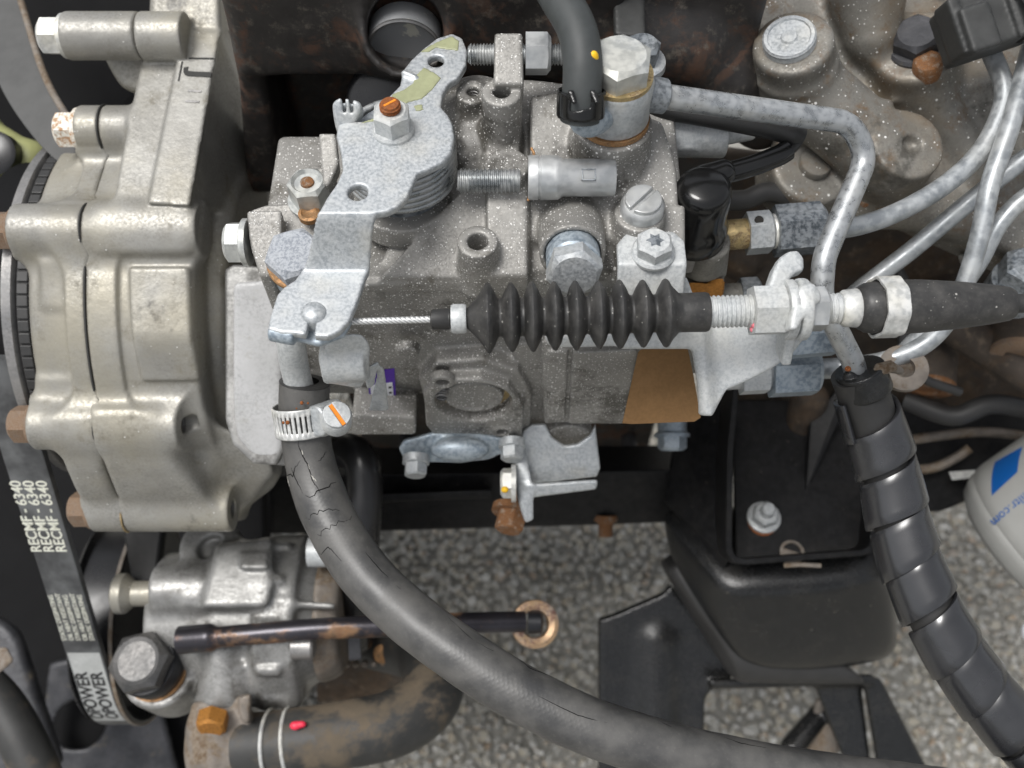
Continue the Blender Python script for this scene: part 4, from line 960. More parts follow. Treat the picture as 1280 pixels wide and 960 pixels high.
# lower lip: second leaf folded under the lever end
c = Cast(.6)
lip = [(334, 412), (345, 420), (372, 424), (398, 430), (430, 418), (440, 400), (440, 390), (350, 390)]
c.sheet([pz(x, y, ZL - 5) for x, y in lip], UP, -2.4, 0, .8, 1)
c.cyl(pz(338, 414, ZL - 3.2), pz(370, 420, ZL - 3.2), 3.0, 3.0, .8, 1); c.build('lever_lip', 'zinc_blue', lv, 1)
# bent tab below
c = Cast(.6)
A_, B_ = pd(402, 442, 92), pd(462, 436, 90)
tabp = [(404, 430, 94), (432, 416, 97), (452, 417, 96), (463, 432, 92), (456, 478, 78), (450, 486, 76), (404, 478, 78), (402, 450, 88)]
c.hull([pd(*p) for p in tabp] + [pd(*p) - VZ * 3 for p in tabp], 1.0, 1)
c.cyl(pd(404, 452, 82), pd(458, 448, 82), 7.2, 7.2, .8, 2.5)
c.build('bent_tab', 'zinc_light', lv, 2)
c = Cast(.6)
for P3 in ([(455, 462, 80), (474, 452, 78), (470, 480, 72), (462, 487, 72)], [(474, 455, 78), (482, 460, 74), (488, 512, 55), (478, 514, 55)]):
    f = [pd(*p) for p in P3]; c.hull(f + [p - VZ * 2 - VX * 1.5 for p in f], .6, 1.2)
f = [pd(*p) for p in ((466, 485, 66), (474, 462, 72), (484, 512, 54), (460, 514, 54))]; c.hull(f + [p - VZ * 2 for p in f], .5, 1); c.build('curled_end', 'zinc', lv, 1)
# cable nipple in the notch
mb = MB(); mb.lathe(NP - UP * 7, UP, [(0, 3.6), (6.8, 3.9), (7.8, 3.5), (8.6, 2.2), (8.9, .01)], 32); mb.build('cable_nipple', 'zinc', lv)
# nut and stud
P = pz(492, 163, ZU); mb = MB(); mb.lathe(P, UP, [(-.5, 6.6), (1.0, 6.6), (1.8, 6.0)], 40); mb.hexhead(P + UP * 1.4, UP, 10.4, 7.4, .55); nt = mb.build('nut', 'zinc_light', lv, angle=14)
mb = MB(); mb.lathe(P + UP * 8, UP, thread_prof(0, 3, 3.3, 1, .4) + [(3.4, 2.7), (3.5, .01)], 28); mb.build('stud', 'rust_orange', nt)
q = P + UP * 11.5; mb = MB(); dd = nrm(VX * .8 + np.array([0, .6, 0])); mb.box(q, (2.1, .35, .12), (dd, np.cross(UP, dd), UP)); mb.build('paint_stripe', 'paint_orange', nt, smooth=False)
# upright slotted tab behind the lever
c = Cast(.5)
f = [pd(x, y, d) for x, y, d in ((414, 128, 92), (424, 120, 93), (450, 126, 92), (452, 136, 92), (440, 150, 90), (436, 165, 88), (420, 165, 88), (415, 145, 90))]
c.hull(f + [p - VZ * 7 for p in f], 1, 1)
for x in (429, 438): c.hull([pd(x - 2, 118, 99), pd(x + 2, 118, 99), pd(x + 4, 140, 96), pd(x, 142, 96), pd(x - 2, 118, 88), pd(x + 2, 118, 88), pd(x + 4, 140, 86), pd(x, 142, 86)], .4, .4, '-')
c.build('slotted_tab', 'zinc', lv, 1)
# coil spring round the shaft
SPc = pz(499, 190, 107); mb = MB(); tt = np.linspace(0, 2 * math.pi * 6, 6 * 44)
mb.tube([np.array([SPc[0] + 17.3 * math.cos(a), SPc[1] + 17.3 * math.sin(a), 113.0 - a / (2 * math.pi) * 2.45]) for a in tt], 1.22, 10); mb.build('return_spring', 'spring_steel', lv)
mb = MB(); mb.lathe(np.array([SPc[0], SPc[1], 88]), UP, [(0, 14), (26, 14)], 40); mb.build('shaft_sleeve', 'zinc_dark', lv)

# ================================================================ THROTTLE CABLE
cb = thing('throttle_cable', 'black pleated boot throttle cable with threaded zinc adjuster and tapered sheath', 'cable', pd(740, 390, 95))
K0, K1 = pd(440, 402, 98.5), pd(1290, 379, 96); KA = nrm(K1 - K0)
def kx(px):                      # mm along the cable axis for a pixel column
    t = (px - 640) / FPX; a, b = K0, KA
    # solve for s: vx = t * (D0 - vz)
    vz0, vz1 = np.dot(a, VZ), np.dot(b, VZ); return (t * (D0 - vz0) - a[0]) / (b[0] + t * vz1)
sc_ = mmpx(97)
L = lambda lst: [(kx(p), r * sc_) for p, r in lst]
def kl(name, prof, mat, par=cb, n=44, smooth=True): mb = MB(); mb.lathe(K0, KA, L(prof), n); return mb.build(name, mat, par, smooth, angle=50)
mb = MB(); mb.tube([K0 + KA * s for s in np.linspace(0, kx(548), 24)], 4.4 * sc_, 12); mb.build('inner_wire', 'wire_rope', cb)
pk = [610.5, 639.6, 665.7, 693.4, 719.6, 748.5, 774.6, 803.4, 832]; rp = [44.6, 43.8, 44.4, 43.6, 44.0, 42.8, 43.4, 42.6, 43.2]
pr = [(538, 8), (540, 12), (562, 13), (563, 11.5), (583, 12), (588, 17), (595, 24)]
for i, (x, r) in enumerate(zip(pk, rp)):
    pr += [(x - 7.5, r * .78), (x - 2.4, r - 1.2), (x, r), (x + 2.4, r - 1.2), (x + 7.5, r * .78)]
    xn = (x + pk[i + 1]) / 2 if i < 8 else 849
    pr += [(xn - 2.5, 24.5), (xn, 23.5), (xn + 2.5, 24.5)] if i < 8 else [(848, 25), (851, 24.5)]
pr += [(853, 24.5), (881, 25), (885, 24), (886, 19)]
boot = kl('pleated_boot', pr, 'boot_rubber', n=64)
kl('boot_clip', [(564, 12), (564, 17), (567, 18.5), (580, 18.5), (583, 17), (583, 12)], 'zinc_light')
kl('wire_collar', [(540, 10), (541, 12.5), (560, 13.5), (562, 12)], 'rubber')
tp = thread_prof(kx(884), kx(946), 20.5 * sc_, 1.35, .5); mb = MB(); mb.lathe(K0, KA, tp, 36); mb.build('threaded_adjuster', 'zinc_light', cb)
mb = MB(); mb.hexhead(K0 + KA * kx(939), KA, 58 * sc_, 10.8, .5, hint=(0, 0, 1)); mb.build('adjuster_nut', 'zinc_light', cb, angle=14)
kl('washer', [(980, 20), (980, 36), (983, 38), (990, 38), (992, 36), (992, 20)], 'zinc_light')
mb = MB(); mb.hexhead(K0 + KA * kx(1010), KA, 50 * sc_, 5.8, .3, hint=(0, 0, 1)); mb.build('lock_nut', 'zinc_smooth', cb, angle=14)
tp = thread_prof(kx(992), kx(1056), 19.5 * sc_, 1.35, .45); mb = MB(); mb.lathe(K0, KA, tp, 36); mb.build('threaded_adjuster', 'zinc_light', cb)
kl('adjuster_sleeve', [(1050, 20), (1054, 23), (1070, 24.5), (1073, 23)], 'zinc_bright')
kl('sheath', [(1070, 22), (1073, 27), (1080, 31), (1092, 32.5), (1106, 32), (1108, 31.5), (1112, 33.5), (1120, 34), (1150, 33.5), (1200, 29.5), (1235, 25.5), (1260, 21.5), (1265, 19), (1265, 13)], 'boot_rubber', n=56)
kl('outer_casing', [(1262, 12), (1480, 12)], 'rubber')
# flat clip ring with one kinked tail
mb = MB(); c0 = K0 + KA * kx(1106); V = []; F = []; e1, e2, w = frame(KA, (0, 0, 1)); nn = 60
for k in range(nn):
    a = 2 * math.pi * k / nn; fl_ = abs(((k * 8) / nn) % 1 - .5); r = (35 + 3.0 * fl_ * 2) * sc_
    for dz, rr in ((-3.2, r - .5), (-3.2, r + .4), (3.6, r + .4), (3.6, r - .5)): V.append(c0 + w * (dz + .8 * math.sin(a + 1)) + (e1 * math.cos(a) + e2 * math.sin(a)) * rr)
for k in range(nn):
    k2 = (k + 1) % nn
    for j in range(4): F.append((k * 4 + j, k * 4 + (j + 1) % 4, k2 * 4 + (j + 1) % 4, k2 * 4 + j))
mb.add(V, F); mb.build('sheath_clip', 'zinc_bright', cb, angle=50)
c = Cast(.5); f = [pd(1076, 411, 88), pd(1098, 405, 96), pd(1104, 413, 96), pd(1080, 417, 88)]; c.hull(f + [p - VZ * 1.3 for p in f], .3, .3); c.build('clip_tail', 'zinc_bright', cb)

# ================================================================ CABLE BRACKET
bk = thing('cable_bracket', 'pale zinc cable bracket bolted to the pump, holding the adjuster', 'bracket', pd(900, 430, 70))
c = Cast(.65)
tab = [(771, 304), (782, 291), (800, 288), (842, 288), (856, 300), (859, 325), (859, 362), (774, 362), (772, 330)]
c.sheet([pz(x, y, 94.5) for x, y in tab], UP, -3, 0, .9, .8, frm=(VX, np.array([0, 1.0, 0]), UP), fold=lambda u, v: -np.maximum(0, (pz(800, 330, 94.5)[1] - pz(771, 304, 94.5)[1]) - v) * 1.15, foldrange=(-16, 0))
# web behind the boot and the strip showing under it
f = [(774, 345, 74), (859, 345, 74), (872, 380, 72), (890, 432, 68), (690, 432, 68), (684, 424, 70), (770, 380, 72)]
c.hull([pd(*p) for p in f[:3] + [(880, 436, 67), (774, 436, 67)]] + [pd(*p) - VZ * 3 for p in f[:3] + [(880, 436, 67), (774, 436, 67)]], 1, 2)
g = [(680, 424, 69), (885, 416, 69), (888, 431, 66), (870, 433, 66), (700, 438, 66), (684, 434, 66)]
c.hull([pd(*p) for p in g] + [pd(*p) - OUT * 14 for p in g], 1.2, 1.2)
# gusset
gs = [(864, 424), (880, 392), (900, 374), (945, 366), (985, 362), (1004, 374), (1009, 392), (1000, 418), (982, 444), (958, 462), (926, 480), (909, 488), (898, 510), (892, 521), (876, 521), (872, 480), (866, 444)]
nG = vdir(0, -.12, 1); oG = pd(864, 424, 66)
frmG = frame(nG, VX)
def gfold(u, v):
    r = np.sqrt((u - 14) ** 2 + (v + 6) ** 2); return 3.2 * np.exp(-((u - (3 - v * .12)) / 3.2) ** 2) + np.clip((u - 6) * .26, 0, 12) + np.clip((-v - 20) * -.15, -8, 0)
c.sheet([pd(x, y, 66) for x, y in gs], nG, -3.0, 0, 1.0, 1.5, frm=frmG, fold=gfold, foldrange=(-8, 14))
# upright ear through which the adjuster passes
ear = K0 + KA * kx(1001)
c.cyl(ear - KA * 1.7, ear + KA * 1.7, 9.5, 9.5, .8, 1.5)
c.hull([ear + KA * s + q for s in (-1.7, 1.7) for q in (-VY * 4 - VZ * 8, VY * 6 - VZ * 8, -VY * 17 - VZ * 16, -VY * 12 - VZ * 24, -VY * 2 - VZ * 20)], .8, 2)
# fork hooks
h1 = [(958, 376), (964, 352), (974, 328), (984, 312), (996, 304), (1008, 302), (1015, 312), (1014, 330), (1002, 334), (992, 344), (986, 360), (982, 380)]
c.sheet([pd(x, y, 101) for x, y in h1], vdir(.1, .25, .97), -6, 0, 1.2, 1.2, fold=lambda u, v: -.06 * u, foldrange=(-3, 3))
h2 = [(988, 412), (990, 398), (997, 376), (1004, 358), (1014, 351), (1027, 352), (1034, 362), (1033, 375), (1022, 379), (1012, 388), (1004, 402), (998, 412)]
c.sheet([pd(x, y, 108) for x, y in h2], vdir(.12, .1, .98), -5, 0, 1.2, 1.2, fold=lambda u, v: v * -.10, foldrange=(-4, 6))
c.build('bracket_plate', 'zinc_light', bk, 1)
P = pz(816, 316, 94.6); mb = MB(); mb.lathe(P, UP, [(-.4, 7.0), (.6, 7.0), (1.4, 6.2)], 40); mb.hexhead(P + UP * .8, UP, 10.4, 5.6, .5, dome=.01); hb = mb.build('bracket_bolt', 'zinc_light', bk, angle=14)
V = []; q = P + UP * 6.45; star = [q + (VX * math.cos(a) + np.array([0, 1, 0]) * math.sin(a)) * (2.9 if k % 2 == 0 else 1.7) for k, a in enumerate(np.linspace(0, 2 * math.pi, 12, endpoint=False))]
mb = MB(); mb.add(star + [p - UP * .5 for p in star], [tuple(range(12))] + [(k, (k + 1) % 12, 12 + (k + 1) % 12, 12 + k) for k in range(12)]); mb.build('star_socket', 'zinc_dark', hb, smooth=False)
for x, y, d, r in ((944, 405, 100, 1.3), (941, 411, 98, 1.0), (990, 407, 101.5, 1.5), (995, 400, 102.5, 1.0)):
    c = Cast(.3); c.ball(pd(x, y, d - 1.2), (r, r * 1.3, r), .2); c.build('paint_dab', 'paint_pink' if x < 960 else 'paint_red', bk)
pg = thing('paper_gasket', 'brown paper gasket showing behind the bracket gusset', 'gasket', pd(830, 480, 40))
f = [pd(x, y, 44 - (480 - y) * -.06) for x, y in [(798, 440), (806, 433), (850, 431), (860, 437), (867, 470), (876, 522), (868, 527), (790, 530), (778, 529)]]; mb = MB(); mb.hull(f + [p - VZ * .9 for p in f]); mb.build('sheet', 'paper', pg, smooth=False)
# ================================================================ FUEL RETURN BANJO, PIPE AND RUBBER HOSE (top)
bj = thing('banjo_union', 'zinc banjo union stacked on the pump with large hex bolt', 'pipe fitting', pd(766, 152, 84))
P = pd(766, 150, 84)
mb = MB(); mb.lathe(P, UP, [(0, 11.6), (1.8, 11.6)], 48); mb.build('copper_washer', 'copper_ring', bj)
mb = MB(); mb.lathe(P + UP * 1.8, UP, [(0, 10.6), (.8, 11.2), (15, 11.2), (16, 10.6)], 48); mb.build('banjo_eye', 'zinc', bj)
mb = MB(); mb.lathe(P + UP * 17.8, UP, [(0, 10.6), (1.6, 10.6)], 48); mb.build('copper_washer', 'gold_steel', bj)
mb = MB(); mb.hexhead(P + UP * 19.4, UP, 17.5, 7.5, .38, ch=.1); mb.build('banjo_bolt', 'zinc_yellow', bj, angle=14)
mb = MB(); mb.tube(resample(spline([pd(756, 140, 94), pd(744, 150, 100), pd(732, 152, 103), pd(726, 140, 105)]), 1)[0], 4.6, 20); mb.build('hose_nipple', 'zinc_blue', bj)
HB = bent([P + UP * 10 + VX * 9, pd(818, 119, 92), pd(1062, 153, 72), pd(1084, 195, 66), pd(1030, 322, 72), pd(1026, 372, 70), pd(1066, 452, 58), pd(1074, 480, 52)], 13)
HB, _ = resample(HB, 1.5); mb = MB(); mb.tube(HB, 3.9, 24); mb.build('return_pipe', 'pipe_zinc', bj)
mb = MB(); mb.lathe(pd(806, 117, 92.5), nrm(HB[14] - HB[4]), [(0, 5.6), (6.5, 5.4), (7.2, 4.4)], 28); mb.build('braze_collar', 'zinc_dark', bj)
# flanged bolt just behind it
fb = thing('flange_bolt', 'small dull flange bolt behind the banjo bolt', 'bolt', pd(802, 70, 66))
P2 = pd(802, 70, 72); mb = MB(); mb.lathe(P2 - UP * 18, UP, [(0, 6.5), (14, 6.5), (14, 8.4), (16.2, 8.2), (17, 7)], 36); mb.build('bolt_flange', 'zinc', fb)
mb = MB(); mb.hexhead(P2 - UP * 1.5, UP, 10.5, 7, .2, dome=1.0); mb.build('bolt_head', 'zinc_dark', fb, angle=14)
# grey hose with yellow dot and black spring clip
rh = thing('overflow_hose', 'grey rubber overflow hose with a yellow paint dot, top centre', 'hose', pd(728, 120, 90))
HP, _ = resample(spline([pd(668, -60, 96), pd(695, -10, 102), pd(720, 34, 108), pd(728, 76, 110), pd(727, 118, 108), pd(725, 150, 104)]), 1.2)
mb = MB(); mb.tube(HP, np.interp(np.arange(len(HP)), [0, len(HP) * .8, len(HP)], [6.1, 5.8, 6.0]), 28); mb.build('hose_tube', 'rubber_grey', rh)
c = Cast(.35); i = int(len(HP) * .62); c.ball(pd(741, 73, 113.2), (1.75, 1.6, 2.6), .2); c.build('paint_dot', 'paint_yellow', rh)
cl = thing('spring_clip', 'black spring clip around the end of the grey overflow hose', 'hose clip', pd(727, 130, 92))
A = nrm(pd(725, 150, 104) - pd(727, 105, 109)); c0 = pd(727, 112, 108)
c = Cast(.45); c.cyl(c0, c0 + A * 8.0, 7.2, 7.2, .3, .3); c.cyl(c0 - A * 3, c0 + A * 12, 6.3, 6.3, .1, .1, '-')
c.hull([pd(716, 116, 122), pd(738, 112, 122), pd(738, 136, 122), pd(712, 140, 122), pd(716, 116, 106), pd(738, 112, 106), pd(738, 136, 106), pd(712, 140, 106)], 1, .3, '-')
for x in (712, 740):
    f = [pd(x - 3, 112, 114), pd(x + 5, 112, 114), pd(x + 10, 128, 115), pd(x + 4, 130, 115)]; c.hull(f + [p - VZ * 1.2 for p in f], .3, .4)
c.build('clip_band', 'gloss_black', cl)
# black wires behind
for k, (pp, r, lab) in enumerate((([(620, 35, 20), (700, 28, 34), (770, 12, 40), (880, -12, 40)], 4.6, 'thick black wire running behind the overflow hose'), ([(640, 45, 22), (720, 40, 32), (790, 24, 38), (900, -6, 40)], 3.6, 'thinner black wire below the thick one, top centre'))):
    w = thing('wire', lab, 'wire', pd(*pp[1])); mb = MB(); mb.tube(spline([pd(*q) for q in pp]), r, 14); mb.build('insulation', 'rubber', w)
ct = thing('wire_bracket', 'dark strap bracket standing behind the banjo bolt', 'bracket', pd(788, 20, 50))
c = Cast(.7); f = [pd(766, -20, 52), pd(806, -20, 52), pd(808, 48, 58), pd(768, 44, 58)]; c.hull(f + [p - VZ * 4 for p in f], 1.2, 1); c.build('strap', 'plastic_worn', ct)

# ================================================================ SHUT-OFF SOLENOID AND LEAD
so = thing('fuel_solenoid', 'fuel shut-off solenoid under a shiny black rubber boot', 'solenoid', pd(882, 300, 48))
P = pd(864, 302, 50)
mb = MB(); mb.hexhead(P - UP * 6, UP, 17.5, 9, .2); mb.build('base_hex', 'steel_grey', so, angle=14)
mb = MB(); mb.lathe(P + UP * 2, UP, [(0, 8.6), (0, 10.2), (1.5, 11.2), (8, 11.2), (10, 10.4), (13, 9.6), (19, 9.6), (24, 9.4), (27, 8.6), (28.5, 6.5), (29, .01)], 48); so_b = mb.build('rubber_boot', 'gloss_black', so)
c = Cast(.6); c.capsule(pd(882, 226, 68), pd(904, 216, 68), 5.6, 4.4, 2); c.build('boot_spout', 'gloss_black', so)
W = resample(spline([pd(898, 219, 68), pd(935, 209, 66), pd(970, 196, 64), pd(984, 188, 63)]), 1)[0]; mb = MB(); mb.tube(W, 3.6, 16); mb.build('lead_sleeve', 'gloss_black', so)
W = resample(spline([pd(978, 192, 63), pd(990, 186, 62), pd(998, 174, 62), pd(985, 166, 62)]), 1)[0]; mb = MB(); mb.tube(W, 1.7, 10); mb.build('lead_wire', 'rubber', so)
W = resample(spline([pd(1004, 172, 62), pd(970, 160, 63), pd(900, 146, 66), pd(840, 136, 66), pd(800, 130, 62)]), 1)[0]; mb = MB(); mb.tube(W, np.interp(np.linspace(0, 1, len(W)), [0, .06, 1], [2.8, 4.3, 4.0]), 16); mb.build('lead_conduit', 'rubber', so)
zf = thing('vent_fitting', 'pale zinc fitting with a flat tab below the return pipe', 'pipe fitting', pd(870, 170, 55))
c = Cast(.6); c.cyl(pd(836, 166, 54), pd(908, 170, 54), 8.2, 7.6, 1.2, 1); c.cyl(pd(858, 160, 56), pd(858, 190, 56), 4, 4, 1, 2)
f = [pd(905, 160, 56), pd(942, 164, 54), pd(946, 172, 54), pd(905, 180, 54)]; c.hull(f + [p - VZ * 4 for p in f], .8, 1.5); c.build('fitting', 'zinc_light', zf)

# ================================================================ INJECTION LINES AND FITTINGS
def fitting(px_list, py0, py1, d, label, mats, x0, x1, nut=None):
    o = thing('delivery_fitting', label, 'pipe fitting', pd(px_list[0][1], py0, d)); a = pd(x0, py0, d); b = pd(x1, py1, d); A = nrm(b - a)
    k = lambda px: np.dot(pd(px, py0 + (py1 - py0) * (px - x0) / (x1 - x0), d) - a, A)
    for (kind, p0, p1, r), m in zip(px_list, mats):
        rr = r * mmpx(d); mb = MB()
        if kind == 'cyl': mb.lathe(a, A, [(k(p0), rr * .94), (k(p0) + .5, rr), (k(p1) - .5, rr), (k(p1), rr * .94)], 36); mb.build('valve_body', m, o)
        else: mb.hexhead(a + A * k(p0), A, rr * 2, k(p1) - k(p0), .35, hint=(0, 0, 1)); mb.build('hex_nut', m, o, angle=14)
    return o
fo = fitting([('cyl', 896, 938, 19), ('hex', 933, 966, 24), ('cyl', 964, 972, 22), ('hex', 968, 1030, 29)], 295, 284, 42, 'delivery fitting with grey hex nuts above the cable adjuster', ('gold_steel', 'zinc', 'zinc_bright', 'zinc_dark'), 896, 1030)
mb = MB(); P = pd(949, 276, 48.6); mb.lathe(P - VZ * 1.5, vdir(0, .2, 1), [(0, 1.6), (1.6, 1.6)], 16); mb.build('cross_hole', 'hole_dark', fo)
fitting([('cyl', 900, 950, 20), ('hex', 925, 962, 25), ('hex', 962, 1022, 30), ('cyl', 1020, 1048, 13)], 468, 460, 22, 'delivery fitting with blue-grey nuts below the cable bracket', ('zinc', 'zinc_light', 'zinc_blue', 'line_zinc'), 900, 1048)
fitting([('cyl', 880, 935, 16), ('hex', 925, 950, 20)], 372, 368, 24, 'small dark fitting hidden behind the cable bracket', ('dark_alu', 'zinc_dark'), 880, 950)
fitting([('hex', 985, 1045, 22)], 425, 420, 40, 'grey hex nut half hidden under the cable adjuster', ('zinc_blue',), 985, 1045)
def line(pp, r, label, mat='line_zinc', name='fuel_line'):
    o = thing(name, label, 'fuel line', pd(*pp[0]), 'steel injection lines'); Q, _ = resample(spline([pd(*q) for q in pp], 10), 1.5); mb = MB(); mb.tube(Q, r, 20); mb.build('pipe', mat, o); return o
line([(1024, 286, 44), (1065, 284, 44), (1120, 266, 42), (1180, 232, 40), (1225, 190, 38), (1251, 140, 36), (1254, 105, 34), (1236, 60, 30), (1225, 40, 26)], 3.5, 'zinc fuel line curving up into the black connector')
line([(1030, 400, 10), (1080, 358, 14), (1140, 312, 18), (1200, 262, 22), (1250, 222, 24), (1300, 185, 26), (1400, 120, 28)], 3.5, 'straight grey fuel line slanting to the right edge behind the others')
line([(1040, 460, 22), (1100, 452, 26), (1150, 434, 30), (1185, 400, 34), (1208, 350, 38), (1226, 290, 42), (1238, 230, 44), (1262, 160, 42), (1278, 100, 38), (1292, 40, 34), (1300, -40, 30)], 3.5, 'fuel line bowing under the cable sheath and up to the right edge')
line([(1130, 440, 6), (1180, 388, 14), (1222, 330, 20), (1252, 276, 24), (1300, 235, 26), (1400, 190, 28)], 3.4, 'short fuel line between cable sheath and right edge')
line([(1205, 330, -20), (1240, 312, -18), (1268, 296, -18), (1300, 285, -18), (1400, 270, -20)], 4.2, 'pale tube end near the right edge below the fuel lines', 'zinc_bright')
nb = thing('hex_plug', 'dark grey hex plug cut off by the right edge', 'plug', pd(1272, 345, 10)); mb = MB(); mb.hexhead(pd(1275, 348, 6), vdir(.0, .5, .9), 17, 10, .3); mb.lathe(pd(1275, 352, 6), vdir(0, .5, .9), [(-10, 11), (0, 11)], 30); mb.build('plug_hex', 'zinc_dark', nb, angle=14)

# connector, upper right corner
cn = thing('electrical_connector', 'black plastic electrical connector in the top right corner', 'connector', pd(1230, 40, 40))
c = Cast(.8); e1 = nrm(pd(1280, 15, 48) - pd(1190, 45, 48)); e2 = nrm(VY - e1 * np.dot(VY, e1)); cc = pd(1232, 30, 44)
c.box(cc, (15, 10, 9), (e1, e2, np.cross(e1, e2)), 1.5, 1); c.box(pd(1222, 36, 53.5), (5.5, 8, 3), (e1, e2, np.cross(e1, e2)), 1.0, .8)
c.box(pd(1192, 38, 48), (2, 10, 6), (e1, e2, np.cross(e1, e2)), .6, .6); c.box(pd(1262, 22, 50), (1.2, 8.5, 5), (e1, e2, np.cross(e1, e2)), .5, .5)
c.cyl(pd(1272, 24, 52), pd(1310, 12, 52), 7.5, 7.5, 1, 1.5); c.capsule(pd(1305, 14, 52), pd(1450, -20, 50), 4.5, 4.5, 2); c.build('shell', 'plastic_worn', cn)
for k in range(4):
    q = pd(1268 + k * 6, 24 - k * 2, 52); mb = MB(); mb.lathe(q, e1, [(0, 7.4), (.2, 8.3), (1.0, 8.3), (1.2, 7.4)], 30, closed=False); mb.build('seal_rib', 'plastic_black', cn)

# ================================================================ COOLANT HOSE WITH WORM CLAMP
ho = thing('braided_hose', 'thick cracked black rubber hose sweeping to lower right', 'hose', pd(380, 500, 40))
HC = [(381, 478, 44), (380, 500, 42), (381, 530, 40), (387, 575, 38), (402, 625, 40), (425, 672, 44), (462, 724, 50), (515, 774, 56), (580, 822, 62), (650, 866, 66), (730, 905, 68), (810, 932, 68), (900, 954, 66), (1000, 972, 64), (1120, 988, 60), (1300, 1010, 55)]
Q, S = resample(spline([pd(*q) for q in HC], 12), 1.2)
RAD = np.interp(S, [0, 20, 34, 44, 120, 420], [9.0, 8.9, 9.1, 9.5, 9.5, 9.5])
nseg = 40; P_ = Q; T_ = np.gradient(P_, axis=0); T_ /= np.linalg.norm(T_, axis=1)[:, None]; a, b, _ = frame(T_[0], VX); V = []; UVs = []
HF = []
for i in range(len(P_)):
    t_ = T_[i]; a = nrm(a - t_ * np.dot(a, t_)); b = np.cross(t_, a); HF.append((a.copy(), b.copy()))
    for k in range(nseg):
        th = 2 * math.pi * k / nseg; V.append(P_[i] + (a * math.cos(th) + b * math.sin(th)) * RAD[i] * (1 + .006 * math.sin(S[i] * .21 + th * 2) + .004 * math.sin(S[i] * .5 + 3 * th)))
Fq = []
for i in range(len(P_) - 1):
    for k in range(nseg): Fq.append((i * nseg + k, i * nseg + (k + 1) % nseg, (i + 1) * nseg + (k + 1) % nseg, (i + 1) * nseg + k))
me = mesh_np('hose_tube', V, np.array(Fq)); uvl = me.uv_layers.new(name='UVMap'); uvd = []
for i in range(len(P_) - 1):
    for k in range(nseg): uvd += [S[i], k / nseg, S[i], (k + 1) / nseg, S[i + 1], (k + 1) / nseg, S[i + 1], k / nseg]
uvl.data.foreach_set('uv', np.array(uvd, np.float32))
link('hose_tube', me, 'hose_rubber', ho)
mb = MB(); mb.lathe(P_[0] - T_[0] * .1, T_[0], [(0, RAD[0]), (-.6, RAD[0] - 1), (-.6, 5)], 40, closed=False); mb.build('hose_mouth', 'rubber', ho)
# cracks: thin dark splits running along and across the cover, a few with pale torn fibre
def surf(s, th, lift=.12):
    i = min(len(P_) - 2, max(0, int(s / S[-1] * (len(P_) - 1)))); a, b = HF[i]; return P_[i] + (a * math.cos(th) + b * math.sin(th)) * (RAD[i] + lift)
def facing(px, py):   # s and angle of the hose point nearest this pixel
    best = None
    for i in range(0, len(P_), 2):
        a, b = HF[i]
        for th in np.linspace(0, 2 * math.pi, 48, endpoint=False):
            n = a * math.cos(th) + b * math.sin(th); p = P_[i] + n * RAD[i]
            if np.dot(n, CAMP - p) <= 0: continue
            r = p - CAMP; z = -np.dot(r, VZ); x = 640 + FPX * np.dot(r, VX) / z; y = 480 - FPX * np.dot(r, VY) / z; q = (x - px) ** 2 + (y - py) ** 2
            if best is None or q < best[0]: best = (q, S[i], th)
    return best[1:]
rc = random.Random(5)
def crack(pxs, w=.3, mat='crack'):
    k = [facing(*p) for p in pxs]; sp = []
    for (s0, t0), (s1, t1) in zip(k[:-1], k[1:]):
        dt = (t1 - t0 + math.pi) % (2 * math.pi) - math.pi
        for j in range(6): u = j / 6; sp.append(surf(s0 + (s1 - s0) * u + rc.uniform(-.12, .12), t0 + dt * u + rc.uniform(-.012, .012), -.05))
    sp.append(surf(*k[-1], .02)); sp = np.array(sp); n = len(sp); mb = MB(); mb.tube(sp, [.42 * w * (.25 + .75 * math.sin(math.pi * (i + .5) / n)) for i in range(n)], 6); mb.build('crack' if mat == 'crack' else 'torn_fibre', mat, ho)
crack([(374, 540), (373, 560), (378, 572), (384, 585), (392, 600), (402, 615)], .5)
crack([(356, 602), (366, 592), (376, 578)], .45); crack([(396, 578), (404, 572), (408, 566)], .4); crack([(382, 626), (398, 614), (420, 606)], .5)
crack([(386, 655), (400, 643), (423, 638)], .45); crack([(400, 672), (414, 656), (442, 646)], .5); crack([(403, 695), (410, 684), (424, 700)], .35); crack([(366, 590), (372, 604), (378, 620)], .35)
crack([(455, 690), (475, 712), (500, 734)], .35); crack([(640, 815), (670, 838), (700, 850), (735, 862)], .4); crack([(668, 868), (720, 893), (760, 905)], .35); crack([(760, 868), (800, 890), (840, 908)], .35); crack([(880, 908), (925, 926), (960, 935)], .35); crack([(560, 770), (590, 800), (620, 815)], .3)
for p in ([(377, 566), (380, 572)], [(390, 596), (394, 602)], [(356, 600), (353, 606)], [(384, 584), (386, 588)]): crack(p, .45, 'fibre')
# nipple pipe above the clamp
np_ = thing('coolant_nipple', 'zinc pipe stub leading into the clamped hose', 'pipe', pd(366, 440, 60))
mb = MB(); mb.tube(resample(spline([pd(362, 400, 66), pd(364, 430, 60), pd(369, 462, 50), pd(379, 500, 42)]), 1.2)[0], np.interp(np.arange(40) / 39, [0, .6, .75, 1], [4.6, 4.7, 5.6, 6.2])[:len(resample(spline([pd(362, 400, 66), pd(364, 430, 60), pd(369, 462, 50), pd(379, 500, 42)]), 1.2)[0])] if False else 5.0, 28); mb.build('pipe', 'zinc_light', np_)
